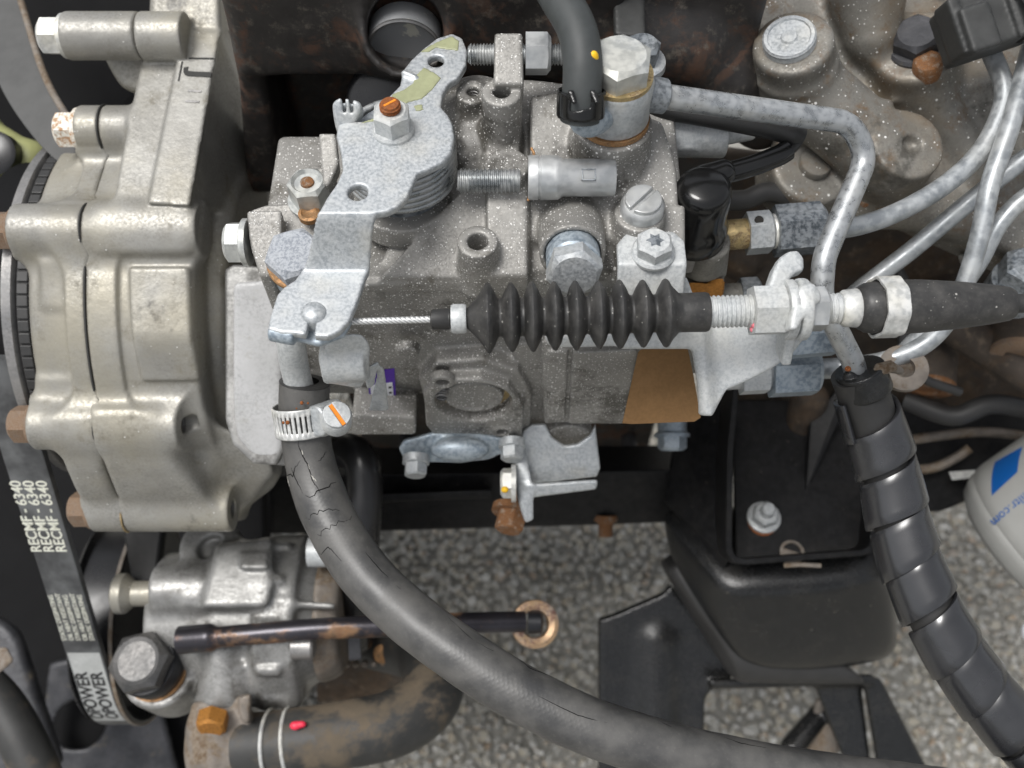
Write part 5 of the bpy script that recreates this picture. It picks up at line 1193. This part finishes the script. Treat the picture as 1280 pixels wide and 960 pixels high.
# worm-drive clamp: slotted band, housing and slotted screw
wc = thing('hose_clamp', 'slotted steel worm clamp with an orange-marked screw', 'hose clamp', pd(380, 520, 46))
CA = nrm(T_[10] + VX * .10); CC = pd(379, 523, 41); a, b, w = frame(CA, VX); R0 = 9.9; nb_, mv = 180, 7; V = []; F = []
zs = [-5.2, -4.9, -3.0, 0, 3.0, 4.9, 5.2]
for k in range(nb_):
    th = 2 * math.pi * k / nb_
    for z in zs: V.append(CC + w * z + (a * math.cos(th) + b * math.sin(th)) * (R0 + (.0 if abs(z) < 5 else -.1)))
for k in range(nb_):
    for j in range(mv - 1):
        if j in (2, 3) and k % 5 in (0, 1): continue
        k2 = (k + 1) % nb_; F.append((k * mv + j, k2 * mv + j, k2 * mv + j + 1, k * mv + j + 1))
me = bpy.data.meshes.new('band'); me.from_pydata([tuple(p * MM) for p in V], [], F); me.update(); bo = link('band', me, 'rust_fleck' if False else 'zinc_bright', wc, True)
sm = bo.modifiers.new('thickness', 'SOLIDIFY'); sm.thickness = .75 * MM; sm.offset = 1
HSd = nrm(VX * .78 + VZ * .62); HPc = CC + HSd * 12.2; tdir = nrm(np.cross(CA, HSd))
c = Cast(.45); c.cyl(HPc - tdir * 6, HPc + tdir * 4, 5.4, 5.0, .8, .5); c.hull([HPc + HSd * i * 4.5 - HSd * 2.5 + CA * j * 5.6 + tdir * k for i in (-1, 1) for j in (-1, 1) for k in (-6.5, 3.5)], 1.2, 1.5); c.build('worm_housing', 'zinc', wc)
SA = vdir(.18, .35, .92); SP = pd(421, 521, 62)
mb = MB(); mb.lathe(SP - SA * 6, SA, [(0, 5.2), (6.6, 5.2), (7.4, 4.6)], 36); ws = mb.build('clamp_screw', 'zinc_light', wc)
sd = nrm(VX * .52 - VY * .8); sd = nrm(sd - SA * np.dot(sd, SA)); sn = np.cross(SA, sd)
for s in (-1, 1):
    mb = MB(); mb.hull([SP + SA * z + sd * 4.7 * math.cos(q) + sn * s * max(.75, 4.7 * abs(math.sin(q))) for z in (1.2, 2.9) for q in np.linspace(.16, math.pi - .16, 12)]); mb.build('screw_half', 'zinc_light', ws, bevel=.25)
mb = MB(); mb.box(SP + SA * 1.75, (4.2, .72, .45), (sd, sn, SA)); mb.build('paint_stripe', 'paint_orange', ws, smooth=False)
for x, y, r in ((377, 503, .7), (371, 510, .4), (385, 504, .5), (350, 530, .6), (358, 529, .8), (376, 503, .4)):
    c = Cast(.25); q = pd(x, y, 52); d = q - CC; ax_ = d - CA * np.dot(d, CA); q = CC + CA * np.dot(d, CA) + nrm(ax_) * (R0 + .75); c.ball(q, r, .1); c.build('rust_spot', 'rust_orange', wc)

# ================================================================ SPIRAL-WRAPPED HOSE (right)
sp = thing('spiral_wrapped_hose', 'hose sheathed in black spiral plastic wrap, right side', 'hose', pd(1090, 520, 40))
WC = [(1070, 466, 54), (1080, 495, 50), (1095, 540, 46), (1111, 595, 44), (1124, 655, 44), (1139, 705, 45), (1168, 772, 47), (1203, 830, 48), (1246, 886, 48), (1292, 936, 46), (1345, 985, 44), (1420, 1060, 40)]
Q, S2 = resample(spline([pd(*q) for q in WC], 12), .8); T2 = np.gradient(Q, axis=0); T2 /= np.linalg.norm(T2, axis=1)[:, None]
a, b, _ = frame(T2[0], VX); FR = []
for i in range(len(Q)):
    a = nrm(a - T2[i] * np.dot(a, T2[i])); FR.append((a, np.cross(T2[i], a)))
FR = np.array(FR)
mb = MB(); mb.tube(Q, 8.8, 24); mb.build('inner_hose', 'rubber', sp)
def wrap(s0, s1, width, pitch, R, name, phase=0.0, lift=1.3):
    V = []; F = []; nt_ = 48; N = int((s1 - s0) / pitch * nt_); mv = 6
    for q in range(N + 1):
        th = 2 * math.pi * q / nt_ + phase; sb = s0 + pitch * q / nt_; jit = .8 * math.sin(sb * .23) + .5 * math.sin(th * .37 + 1)
        for j in range(mv):
            v = j / (mv - 1); s = sb + v * width + jit; i = np.interp(s, S2, np.arange(len(S2))); i0 = int(min(i, len(S2) - 2)); fr = i - i0
            C0 = Q[i0] * (1 - fr) + Q[i0 + 1] * fr; A0 = FR[i0]; r = R + lift * (v - .35) + .12 * math.sin(th * 3 + sb)
            V.append(C0 + (A0[0] * math.cos(th) + A0[1] * math.sin(th)) * r)
    for q in range(N):
        for j in range(mv - 1): F.append((q * mv + j, (q + 1) * mv + j, (q + 1) * mv + j + 1, q * mv + j + 1))
    me = bpy.data.meshes.new(name); me.from_pydata([tuple(p * MM) for p in V], [], F); me.update(); o = link(name, me, 'spiral_plastic', sp, True)
    m = o.modifiers.new('thickness', 'SOLIDIFY'); m.thickness = 1.5 * MM; m.offset = 0; bv = o.modifiers.new('bevel', 'BEVEL'); bv.width = .25 * MM; bv.segments = 1; return o
wrap(6, 225, 16.6, 17.4, 10.3, 'spiral_wrap', 2.5, 1.0)
c = Cast(.5); c0 = pd(1078, 472, 54); A = T2[8]; c.cyl(c0 - A * 4, c0 + A * 6, 8.6, 9.0, .6, .5)
for x, y in ((1096, 466), (1104, 478), (1062, 470)): c.ball(pd(x, y, 58), (2.4, 1.8, 2.4), 1.0)
f = [pd(1095, 474, 56), pd(1112, 476, 54), pd(1114, 484, 54), pd(1098, 484, 56)]; c.hull(f + [p - VZ * 2 for p in f], .5, .8); c.build('hose_clip', 'mount_black', sp)
c = Cast(.4); c.ball(pd(1060, 461, 62.5), (1.2, 1.1, .8), .2); c.build('orange_fleck', 'rust_orange', sp)
mb = MB(); mb.tube([pd(1092, 472, 60), pd(1100, 462, 60), pd(1112, 458, 58), pd(1126, 464, 54)], [1.6, 2.4, 2.2, 1.2], 10); mb.build('dirt_tuft', 'brown_cast', sp)
ft = thing('ring_terminal', 'dirty brown ring terminal behind the hose clip', 'washer', pd(1128, 462, 30)); mb = MB(); mb.lathe(pd(1128, 462, 30), vdir(-.1, .35, .94), [(0, 9), (2, 9), (2.4, 8), (2.4, 4), (0, 4)], 36); mb.build('ring', 'brown_cast', ft)
# ================================================================ POWER STEERING PUMP (lower left)
ps = thing('steering_pump', 'light alloy steering pump with ribbed body, lower left', 'pump', pd(310, 860, -80))
PX = lambda px, py, d: pd(px, py, d)
c = Cast(1.0)
ax0, ax1 = pd(205, 770, -96), pd(345, 770, -96); ax0[1:] = ax1[1:]
c.cyl(ax0, ax1, 31, 33, 3, 4)
r0 = pd(338, 770, -96); r0[1:] = ax1[1:]; r1 = r0 + VX * 20; c.cyl(r0, r1, 40, 40, 3, 3); c.cyl(r1 - VX * 2, r1 + VX * 9, 36, 30, 4, 3)
for a in range(-80, 100, 30):
    q = (VY * math.sin(math.radians(a)) + VZ * math.cos(math.radians(a))); c.hull([r0 + q * 30 + VX * 2, r0 + q * 43 + VX * 2, r0 + q * 43 + VX * 14, r0 + q * 30 + VX * 14] + [p + np.cross(VX, q) * 5 for p in (r0 + q * 30 + VX * 2, r0 + q * 43 + VX * 2, r0 + q * 43 + VX * 14, r0 + q * 30 + VX * 14)], 2, 3)
c.cyl(pd(262, 682, -78), pd(262, 682, -78) - UP * 14, 15, 15, 2, 3); c.cyl(pd(262, 682, -74), pd(262, 682, -74) - UP * 9, 7, 7, .5, .8, '-')
c.hull([pd(270, 680, -66), pd(340, 672, -66), pd(340, 760, -52), pd(250, 760, -52), pd(270, 680, -90), pd(340, 672, -90), pd(250, 760, -90)], 3, 4)
c.hull([pd(300, 690, -62), pd(335, 690, -62), pd(335, 712, -56), pd(300, 712, -56), pd(300, 690, -80), pd(335, 712, -80)], 1, 1.5)
c.cyl(pd(195, 738, -72), pd(262, 735, -72), 12, 12, 2, 4)
c.hull([pd(230, 745, -60), pd(420, 752, -60), pd(420, 762, -60), pd(230, 758, -60), pd(230, 745, -80), pd(420, 762, -80)], 2, 3)
AX = vdir(-.12, .42, .9); BP = pd(208, 840, -84)
c.cyl(BP - AX * 14, BP + AX * 10, 20, 18.5, 2, 4)
for x0, x1 in ((270, 295), (322, 342), (352, 374)): c.capsule(pd(x0 + 8, 812, -66), pd(x0 + 12, 872, -76), 6.5, 6, 4)
c.cyl(pd(290, 820, -72), pd(282, 872, -74), 12, 14, 2, 5)
c.hull([pd(245, 872, -66), pd(310, 868, -66), pd(312, 905, -66), pd(245, 905, -66), pd(245, 872, -84), pd(312, 905, -84)], 3, 3)
c.build('pump_body', 'alloy_pump', ps, 2)
P = pd(168, 742, -72); mb = MB(); mb.lathe(P, -VX, [(-14, 6), (0, 6), (4, 9.5), (8, 9.5), (9, 8)], 30); mb.build('bolt', 'cast_alu', ps)
P = pd(372, 745, -70); mb = MB(); mb.lathe(pd(386, 690, -68), VX, [(0, 7), (8, 7), (9, 6)], 24); mb.build('bolt', 'zinc_light', ps)
mb = MB(); mb.lathe(pd(366, 808, -60), VX, [(0, 6), (9, 6), (10, 5)], 24); mb.build('bolt', 'steel_grey', ps)
c = Cast(1.2); q = r1 + VX * 6; c.cyl(q, q + VX * 12, 33, 28, 4, 3); c.build('rear_plate', 'brown_cast', ps)
# bracket arm behind
br = thing('pump_arm', 'black steel arm between gear case and steering pump', 'bracket', pd(180, 690, -70)); mb = MB(); f = [pd(150, 650, -90), pd(205, 650, -90), pd(192, 750, -80), pd(168, 750, -80)]; mb.hull(f + [p - VZ * 8 for p in f]); mb.build('arm', 'frame_black', br, smooth=False, bevel=1.5)
# elbow with orange bolt
el = thing('suction_elbow', 'dirty brown suction elbow held by an orange bolt', 'pipe elbow', pd(260, 940, -70))
c = Cast(1.0); c.hull([pd(240, 878, -62), pd(312, 868, -62), pd(314, 900, -60), pd(240, 905, -60), pd(240, 878, -72), pd(312, 868, -72), pd(314, 900, -72), pd(240, 905, -72)], 2, 2)
c.hull([pd(298, 872, -48), pd(314, 866, -48), pd(312, 905, -50), pd(300, 902, -50), pd(298, 872, -66), pd(314, 866, -66), pd(312, 905, -66)], 1.5, 2)
c.capsule(pd(268, 915, -66), pd(272, 948, -68), 13, 14, 5); c.capsule(pd(272, 936, -68), pd(318, 930, -68), 14, 13.5, 4); c.ball(pd(268, 940, -62), (8, 6, 8), 4); c.build('elbow_casting', 'brown_cast', el, 2)
P = pd(268, 893, -58); mb = MB(); mb.hexhead(P, nrm(OUT * .8 + UP * .3), 12.5, 8, .5); mb.build('bolt', 'orange_anodised', el, angle=14)
sh = thing('suction_hose', 'dusty black suction hose curling back with red paint mark', 'hose', pd(420, 920, -60))
HQ, HS = resample(spline([pd(300, 931, -68), pd(360, 928, -66), pd(430, 918, -66), pd(490, 905, -70), pd(530, 880, -80), pd(542, 848, -95), pd(525, 815, -115), pd(470, 800, -135)], 12), 1.5)
mb = MB(); mb.tube(HQ, np.interp(HS, [0, 25, 60], [14.2, 15.2, 15.4]), 40); mb.build('hose_tube', 'dirty_rubber', sh)
for px in (340, 362):
    i = int(np.argmin([abs((640 + FPX * p[0] / (D0 - np.dot(p, VZ))) - px) for p in HQ[:60]])); mb = MB(); e1, e2, w = frame(HQ[i + 1] - HQ[i]); mb.tube([HQ[i] + (e1 * math.cos(q) + e2 * math.sin(q)) * 15.3 for q in np.linspace(0, 2 * math.pi, 60)], .95, 8); mb.build('wire_clip', 'zinc_bright', sh)
c = Cast(.4); pr_ = pd(372, 907, -52.5); c.ball(pr_ + VX * -1, (2.6, 2.0, 2.0), 1); c.ball(pr_ + VX * 1.8 + VY * .6, (2.2, 1.5, 1.6), 1); c.build('paint_mark', 'paint_red', sh)
# pressure line: big hex banjo, dark tube, ring end
pr_ = thing('pressure_line', 'dark bronze-streaked steering pressure line with large hex banjo bolt', 'pipe', pd(210, 800, -60))
mb = MB(); mb.lathe(BP + AX * 10, AX, [(0, 15.5), (2.2, 15.5)], 44); mb.build('copper_washer', 'copper_ring', pr_)
mb = MB(); mb.lathe(BP + AX * 12.2, AX, [(0, 14.2), (1, 14.8), (10, 14.8), (11, 14)], 44); mb.build('banjo_eye', 'tube_heat_black', pr_)
mb = MB(); mb.hexhead(BP + AX * 23.4, AX, 25, 9, .2, dome=.8); mb.build('banjo_bolt', 'hex_iron', pr_, angle=14)
TL, TS = resample(spline([pd(225, 800, -58), pd(300, 794, -55), pd(400, 786, -54), pd(500, 782, -56), pd(580, 779, -60), pd(655, 777, -66)]), 1.5)
mb = MB(); mb.tube(TL, np.interp(TS, [0, 16, 17.5, 250], [6.4, 6.4, 4.9, 4.9]), 24); mb.build('tube', 'bronze_tube', pr_)
mb = MB(); mb.lathe(pd(668, 780, -70), vdir(.1, .2, 1), [(0, 6), (-1, 10), (1.5, 11.4), (4, 11), (5, 9), (4, 6.6), (0, 6)], 44, closed=False); mb.build('ring_end', 'brass_steel', pr_)
mb = MB(); mb.lathe(pd(660, 778, -66), VX, [(0, 5.2), (6, 5), (7, 3.6), (7, .01)], 24); mb.build('tube_end', 'tube_heat_black', pr_)
mb = MB(); mb.hull([pd(x, y, d) for x, y, d in ((434, 790, -62), (450, 790, -62), (452, 825, -66), (436, 826, -66), (434, 790, -70), (450, 790, -70), (452, 825, -74), (436, 826, -74))]); mb.build('line_clip', 'dark_steel', pr_, smooth=False, bevel=.8)
# brown shelf and chain behind
bs = thing('brown_shield', 'brown oily shield with a beaded edge behind the steering line', 'shield', pd(480, 815, -140))
mb = MB(); f = [pd(395, 790, -120), pd(560, 792, -120), pd(570, 830, -120), pd(555, 880, -150), pd(395, 880, -150)]; mb.hull(f + [p - VZ * 8 for p in f]); mb.build('shield_plate', 'mud_brown', bs, smooth=False, bevel=2)
for k in range(12): mb = MB(); mb.lathe(pd(410 + k * 11.5, 832 - k * .5, -114), VZ, [(-3, 1.6), (0, 1.7), (1.2, 1.0), (1.4, .01)], 12); mb.build('bead', 'brown_cast', bs)
mb = MB(); mb.lathe(pd(480, 815, -116), VZ, [(0, 5.5), (4, 5), (5, 3)], 20); mb.build('rust_spot', 'copper_ring', bs)
kn = thing('black_knee_pipe', 'glossy black bent pipe behind the cracked hose', 'pipe', pd(450, 600, -60)); mb = MB(); mb.tube(resample(spline([pd(410, 560, -90), pd(445, 568, -70), pd(456, 600, -66), pd(452, 680, -72), pd(446, 800, -110)]), 2)[0], 8.5, 24); mb.build('pipe', 'plastic_black', kn)

# ================================================================ LOWER ZINC BRACKET
lz = thing('lower_bracket', 'zinc angle bracket with round notch under the pump', 'bracket', pd(690, 600, -40))
c = Cast(.65)
lz_o = [(652, 540), (664, 530), (682, 530), (690, 548), (706, 560), (722, 558), (738, 545), (744, 530), (752, 592), (748, 604), (690, 612), (655, 615)]
c.sheet([pd(x, y, -16) for x, y in lz_o], vdir(0, -.3, .95), -2.6, 0, .8, 1)
f = [pd(640, 560, -14), pd(655, 545, -16), pd(668, 612, -12), pd(668, 650, -16), pd(658, 654, -16), pd(650, 630, -14)]; c.hull(f + [p - VZ * 3 - VX * 1 for p in f], .8, 1.5)
f = [pd(655, 606, -12), pd(748, 600, -12), pd(746, 612, -14), pd(668, 622, -14)]; c.hull(f + [p - VZ * 4 for p in f], 1, 1.5); c.build('bracket_plate', 'zinc', lz, 1)
P = pd(645, 604, -14); mb = MB(); mb.lathe(P, -VX, [(0, 8), (2, 8)], 30); mb.hexhead(P - VX * 2, -VX, 11, 4.5, .3, hint=(0, 0, 1)); mb.build('bolt', 'zinc_bright', lz, angle=14)
c = Cast(.4); c.ball(pd(631, 612, -8), (1.6, 1.4, 1.4), .2); c.build('paint_dot', 'paint_yellow', lz)
rb = thing('rusty_bolt', 'rusty hex bolt hanging beside the zinc angle bracket', 'bolt', pd(630, 640, -30)); P = pd(640, 640, -36); mb = MB(); mb.lathe(P, nrm(OUT * .9 - VX * .2), [(-20, 5), (-2, 5), (-2, 9), (1, 9)], 28); mb.hexhead(P + OUT, nrm(OUT * .9 - VX * .2), 11.5, 8, .3); mb.build('bolt_head', 'rust_bolt', rb, angle=14)
zb_ = thing('zinc_bolt', 'zinc bolt under the brown paper gasket', 'bolt', pd(835, 545, -40)); P = pd(840, 532, -80); A = nrm(OUT * .8 - UP * .35); mb = MB(); mb.lathe(P, A, [(-20, 7), (3, 7), (4, 8.5), (5.5, 8.5)], 28); mb.hexhead(P + A * 5, A, 12, 7, .2, dome=1.2); mb.build('bolt_head', 'zinc_blue', zb_, angle=14)

# ================================================================ ENGINE MOUNT AND ITS BRACKETS
em = thing('engine_mount', 'glossy black rounded engine mount cap', 'engine mount', pd(1000, 830, -130))
c = Cast(1.3)
top = [(822, 628, -118), (850, 622, -122), (905, 715, -84), (1090, 700, -84), (1110, 706, -86), (1110, 640, -118)]
mid = [(905, 735, -80), (1098, 718, -80), (1122, 735, -90), (820, 690, -125), (832, 710, -122)]
low = [(884, 792, -104), (925, 838, -108), (965, 846, -110), (1075, 840, -112), (1122, 826, -116)]
c.hull([pd(*p) for p in top + mid + low] + [pd(860, 640, -170), pd(1120, 640, -170), pd(1120, 820, -160), pd(930, 830, -160)], 10, 2)
c.build('mount_cap', 'mount_black', em, 2)
c = Cast(1.2); f = [pd(832, 715, -128), pd(850, 700, -126), pd(905, 800, -112), pd(925, 842, -114), pd(1080, 846, -118), pd(1090, 858, -122), pd(920, 856, -122), pd(845, 740, -130)]; c.hull(f + [p - VZ * 30 for p in f], 4, 3); c.build('rubber_pad', 'rubber', em, 1)
mb_ = thing('mount_channel', 'black steel channel bracket with a thin bright edge above the mount', 'bracket', pd(1000, 600, -120))
mb = MB(); f = [pd(915, 500, -128), pd(1095, 500, -128), pd(1092, 692, -90), pd(920, 704, -90)]; mb.hull(f + [p - VZ * 3 for p in f]); mb.build('channel_floor', 'frame_black', mb_, smooth=False, bevel=.8)
edge = bent([pd(922, 462, -70), pd(913, 560, -66), pd(911, 704, -72), pd(1091, 690, -74), pd(1094, 610, -92)], 9, 8); edge, _ = resample(edge, 1.5)
fl = [p - VZ * 20 - UP * 8 for p in edge]; V = []; F = []
for i, p in enumerate(edge):
    t = nrm(edge[min(i + 1, len(edge) - 1)] - edge[max(i - 1, 0)]); s = nrm(np.cross(t, VZ)); q = fl[i]; V += [p + s * 1.4, p - s * 1.4, q - s * 1.4, q + s * 1.4]
for i in range(len(edge) - 1):
    for k in range(4): F.append((i * 4 + k, i * 4 + (k + 1) % 4, (i + 1) * 4 + (k + 1) % 4, (i + 1) * 4 + k))
mb = MB().add(V, F); mb.build('channel_wall', 'frame_black', mb_, angle=50, bevel=.4)
mb = MB(); f = [pd(846, 540, -130), pd(912, 480, -120), pd(912, 700, -84), pd(905, 712, -90), pd(832, 628, -124)]; mb.hull(f + [p - VZ * 6 for p in f]); mb.build('side_web', 'frame_black', mb_, smooth=False, bevel=1)
f = [pd(1012, 530, -112), pd(1060, 470, -112), pd(1070, 480, -112), pd(1006, 620, -104)]; mb = MB(); mb.hull(f + [p - VZ * 4 for p in f]); mb.build('gusset', 'frame_black', mb_, smooth=False, bevel=.8)
P = pd(953, 650, -102); A = vdir(0, .5, .86); mb = MB(); mb.lathe(P, A, [(0, 9.5), (2, 9.5), (2.4, 8.5)], 32); mb.build('washer', 'rust_orange', mb_)
mb = MB(); mb.lathe(P + A * 2.2, A, [(0, 8.4), (1.6, 8.4), (2.2, 7)], 32); mb.hexhead(P + A * 3.4, A, 11.5, 6.5, .3); mb.lathe(P + A * 9.5, A, [(0, 3.6), (5, 3.4), (6, 2.6), (6, .01)], 20); mb.build('nut', 'zinc_light', mb_, angle=14)
mb = MB(); mb.lathe(pd(990, 690, -91), A, [(-2, 6), (.6, 6), (.8, 4.6), (-.5, 4.4), (-.5, .01)], 24); mb.build('hole_rim', 'brown_cast', mb_)
mb = MB(); mb.tube(spline([pd(980, 707, -70), pd(1000, 706, -70), pd(1026, 707, -70)]), 1.1, 8); mb.build('bare_scratch', 'brown_cast', mb_)
lbk = thing('lower_mount_bracket', 'black steel bracket with a rectangular window below the mount', 'bracket', pd(930, 900, -170))
c = Cast(1.4)
f = [(748, 775), (765, 770), (828, 742), (838, 730), (900, 800), (930, 845), (900, 855), (884, 880), (884, 990), (750, 990)]
c.sheet([pd(x, y, -158) for x, y in f], vdir(0, -.1, 1), -6, 0, 2, 2)
c.hull([pd(*p) for p in ((884, 850, -150), (1090, 842, -150), (1092, 856, -152), (890, 862, -152), (884, 850, -170), (1090, 842, -170), (1092, 856, -172), (890, 862, -172))], 1.5, 2)
c.hull([pd(*p) for p in ((1015, 850, -160), (1075, 850, -160), (1092, 985, -170), (1068, 985, -170), (1015, 850, -190), (1075, 850, -190), (1092, 985, -200), (1068, 985, -200))], 2, 2)
c.hull([pd(*p) for p in ((1078, 846, -152), (1100, 846, -152), (1172, 985, -166), (1100, 985, -166), (1078, 846, -175), (1100, 846, -175), (1172, 985, -190), (1100, 985, -190))], 3, 2)
c.capsule(pd(990, 935, -190), pd(1035, 880, -200), 7, 6, 3)
c.capsule(pd(820, 800, -164), pd(820, 990, -168), 8, 12, 10)
c.build('bracket_plate', 'mount_black', lbk, 1)
c = Cast(1.5); c.hull([pd(*p) for p in ((1020, 870, -190), (1048, 876, -190), (1052, 940, -195), (1000, 960, -195), (1020, 870, -215), (1048, 876, -215), (1052, 940, -215), (1000, 960, -215))], 4, 2); c.build('rusty_boss', 'brown_cast', lbk)

# ================================================================ OIL FILTER (right edge)
of = thing('oil_filter', 'white spin-on oil filter with blue print at right edge', 'oil filter', pd(1260, 660, -120))
FA = vdir(.62, .62, .48); FC = pd(1258, 690, -110); FR_ = 42.0
mb = MB(); mb.lathe(FC, FA, [(0, .01), (0, 24), (1.5, 31), (5, 37), (10, 39.5), (12, 40.5), (14, 40.2), (16, 41.5), (20, FR_), (80, FR_), (88, 41), (92, 36)], 96); mb.build('canister', 'filter_white', of)
fa, fb_, fw = frame(FA, VZ)
def fmap(s0, th0):
    def fn(u, v, w):
        th = th0 + u / FR_; return FC + fw * (s0 + v) + (fa * math.cos(th) + fb_ * math.sin(th)) * (FR_ + .1 + w)
    return fn
def locate(px, py):
    best = None
    for s in np.linspace(20, 80, 121):
        for th in np.linspace(0, 2 * math.pi, 240):
            n = fa * math.cos(th) + fb_ * math.sin(th); p = FC + fw * s + n * FR_
            if np.dot(n, CAMP - p) <= 0: continue
            r = p - CAMP; z = -np.dot(r, VZ); x = 640 + FPX * np.dot(r, VX) / z; y = 480 - FPX * np.dot(r, VY) / z; q = (x - px) ** 2 + (y - py) ** 2
            if best is None or q < best[0]: best = (q, s, th)
    return best[1:]
def patch(name, pxs, mat, lift=.05):
    K = [locate(*p) for p in pxs]; V = []; F = []; n = 8
    for i in range(n + 1):
        for j in range(n + 1):
            u, v = i / n, j / n; s = (K[0][0] * (1 - u) + K[1][0] * u) * (1 - v) + (K[3][0] * (1 - u) + K[2][0] * u) * v; th = (K[0][1] * (1 - u) + K[1][1] * u) * (1 - v) + (K[3][1] * (1 - u) + K[2][1] * u) * v
            V.append(FC + fw * s + (fa * math.cos(th) + fb_ * math.sin(th)) * (FR_ + lift))
    for i in range(n):
        for j in range(n): F.append((i * (n + 1) + j, (i + 1) * (n + 1) + j, (i + 1) * (n + 1) + j + 1, i * (n + 1) + j + 1))
    MB().add(V, F).build(name, mat, of)
patch('printed_block', [(1239, 620), (1272, 590), (1279, 558), (1244, 578)], 'filter_blue')
patch('printed_block', [(1270, 686), (1284, 696), (1296, 680), (1284, 676)], 'filter_blue')
s_, t_ = locate(1262, 638); s2_, t2_ = locate(1280, 622)
du = np.array([(t2_ - t_) * FR_, s2_ - s_]); du /= np.linalg.norm(du); dv = np.array([-du[1], du[0]])
def tf(u, v, w):
    q = du * (-u) + dv * (-v); th = t_ + q[0] / FR_; return FC + fw * (s_ + q[1]) + (fa * math.cos(th) + fb_ * math.sin(th)) * (FR_ + .06 + w)
text_mesh('print_lettering', 'filtr.com', 6.2, tf, 'filter_blue', of, .05)
wp = thing('white_cap', 'white rounded plastic tip at the right edge', 'cap', pd(1284, 790, -100)); mb = MB(); mb.lathe(pd(1300, 790, -110), -VX, [(-70, 6), (4, 6), (7, 5), (8.5, 3), (9, .01)], 24); mb.build('tip', 'label_white', wp)

# ================================================================ DARK ODDMENTS ALONG THE LEFT EDGE
sw = thing('dark_shield', 'dark grey curved shield in the lower left corner', 'shield', pd(60, 930, -130))
c = Cast(1.6); f = [pd(-30, 760, -150), pd(20, 790, -150), pd(75, 960, -140), pd(-30, 980, -140)]; c.hull(f + [p - VZ * 10 for p in f], 4, 3); c.build('panel', 'dark_steel', sw)
wl = thing('lower_guard', 'grey steel guard plate with an oval hole behind the belt', 'guard', pd(120, 920, -200))
c = Cast(1.8); f = [pd(60, 830, -215), pd(180, 800, -215), pd(230, 1000, -215), pd(40, 1000, -215)]; c.hull(f + [p - VZ * 6 for p in f], 2, 2); c.cyl(pd(100, 905, -230), pd(100, 905, -200), 15, 15, .5, .5, '-'); c.build('guard_plate', 'dark_steel', wl)
mb = MB(); mb.hull([pd(x, y, d) for x, y, d in ((-20, 812, -60), (8, 808, -60), (18, 826, -60), (0, 842, -60), (-20, 844, -60), (-20, 812, -70), (8, 808, -70), (18, 826, -70), (-20, 844, -70))]); lc = thing('small_lug', 'small pale brown lug at the lower left edge', 'lug', pd(0, 826, -66)); mb.build('lug', 'brown_cast', lc, smooth=False, bevel=1.5)
wd = thing('dark_hose', 'dark dirty hose in the bottom left corner', 'hose', pd(20, 920, -100)); mb = MB(); mb.tube(resample(spline([pd(-40, 840, -100), pd(0, 880, -96), pd(30, 930, -92), pd(60, 1000, -90)]), 2)[0], 11, 20); mb.build('hose_tube', 'dirty_rubber', wd)

fm = thing('belt_shade_backdrop', 'black plate added to stand in for deep shade behind the drive belt', 'beam', pd(100, 800, -240))  # added dark plate, painted black in place of the unlit void
mb = MB(); f = [pd(-80, 480, -235), pd(330, 560, -235), pd(330, 820, -235), pd(250, 1010, -235), pd(-80, 1010, -235)]; mb.hull(f + [p - VZ * 20 for p in f]); mb.build('backdrop_plate', 'void_black', fm, smooth=False, bevel=2)

# small hoses and wires lost in the shade at the right
for nm, pp, r, mt, lab in (('thin_hose', [(1130, 500, -100), (1190, 520, -92), (1240, 505, -90), (1300, 515, -92)], 5.0, 'rubber', 'thin black hose in the shade right of the spiral-wrapped hose'),
                           ('brake_pipe', [(1090, 560, -136), (1150, 548, -130), (1230, 540, -128), (1300, 548, -128)], 2.6, 'brown_cast', 'thin brown pipe crossing the black cross member'),
                           ('sensor_wire', [(1120, 330, -40), (1140, 380, -44), (1128, 430, -50), (1150, 470, -56), (1200, 490, -60)], 2.2, 'rubber', 'thin black wire hanging behind the fuel lines'),
                           ('vacuum_hose', [(890, 250, 10), (930, 250, 6), (960, 240, 4), (1000, 250, 2)], 4.0, 'rubber', 'short black hose behind the delivery fitting')):
    o = thing(nm, lab, 'hose' if 'hose' in nm else 'pipe' if 'pipe' in nm else 'wire', pd(*pp[0])); mb = MB(); mb.tube(resample(spline([pd(*q) for q in pp], 10), 1.5)[0], r, 16); mb.build('tube', mt, o)
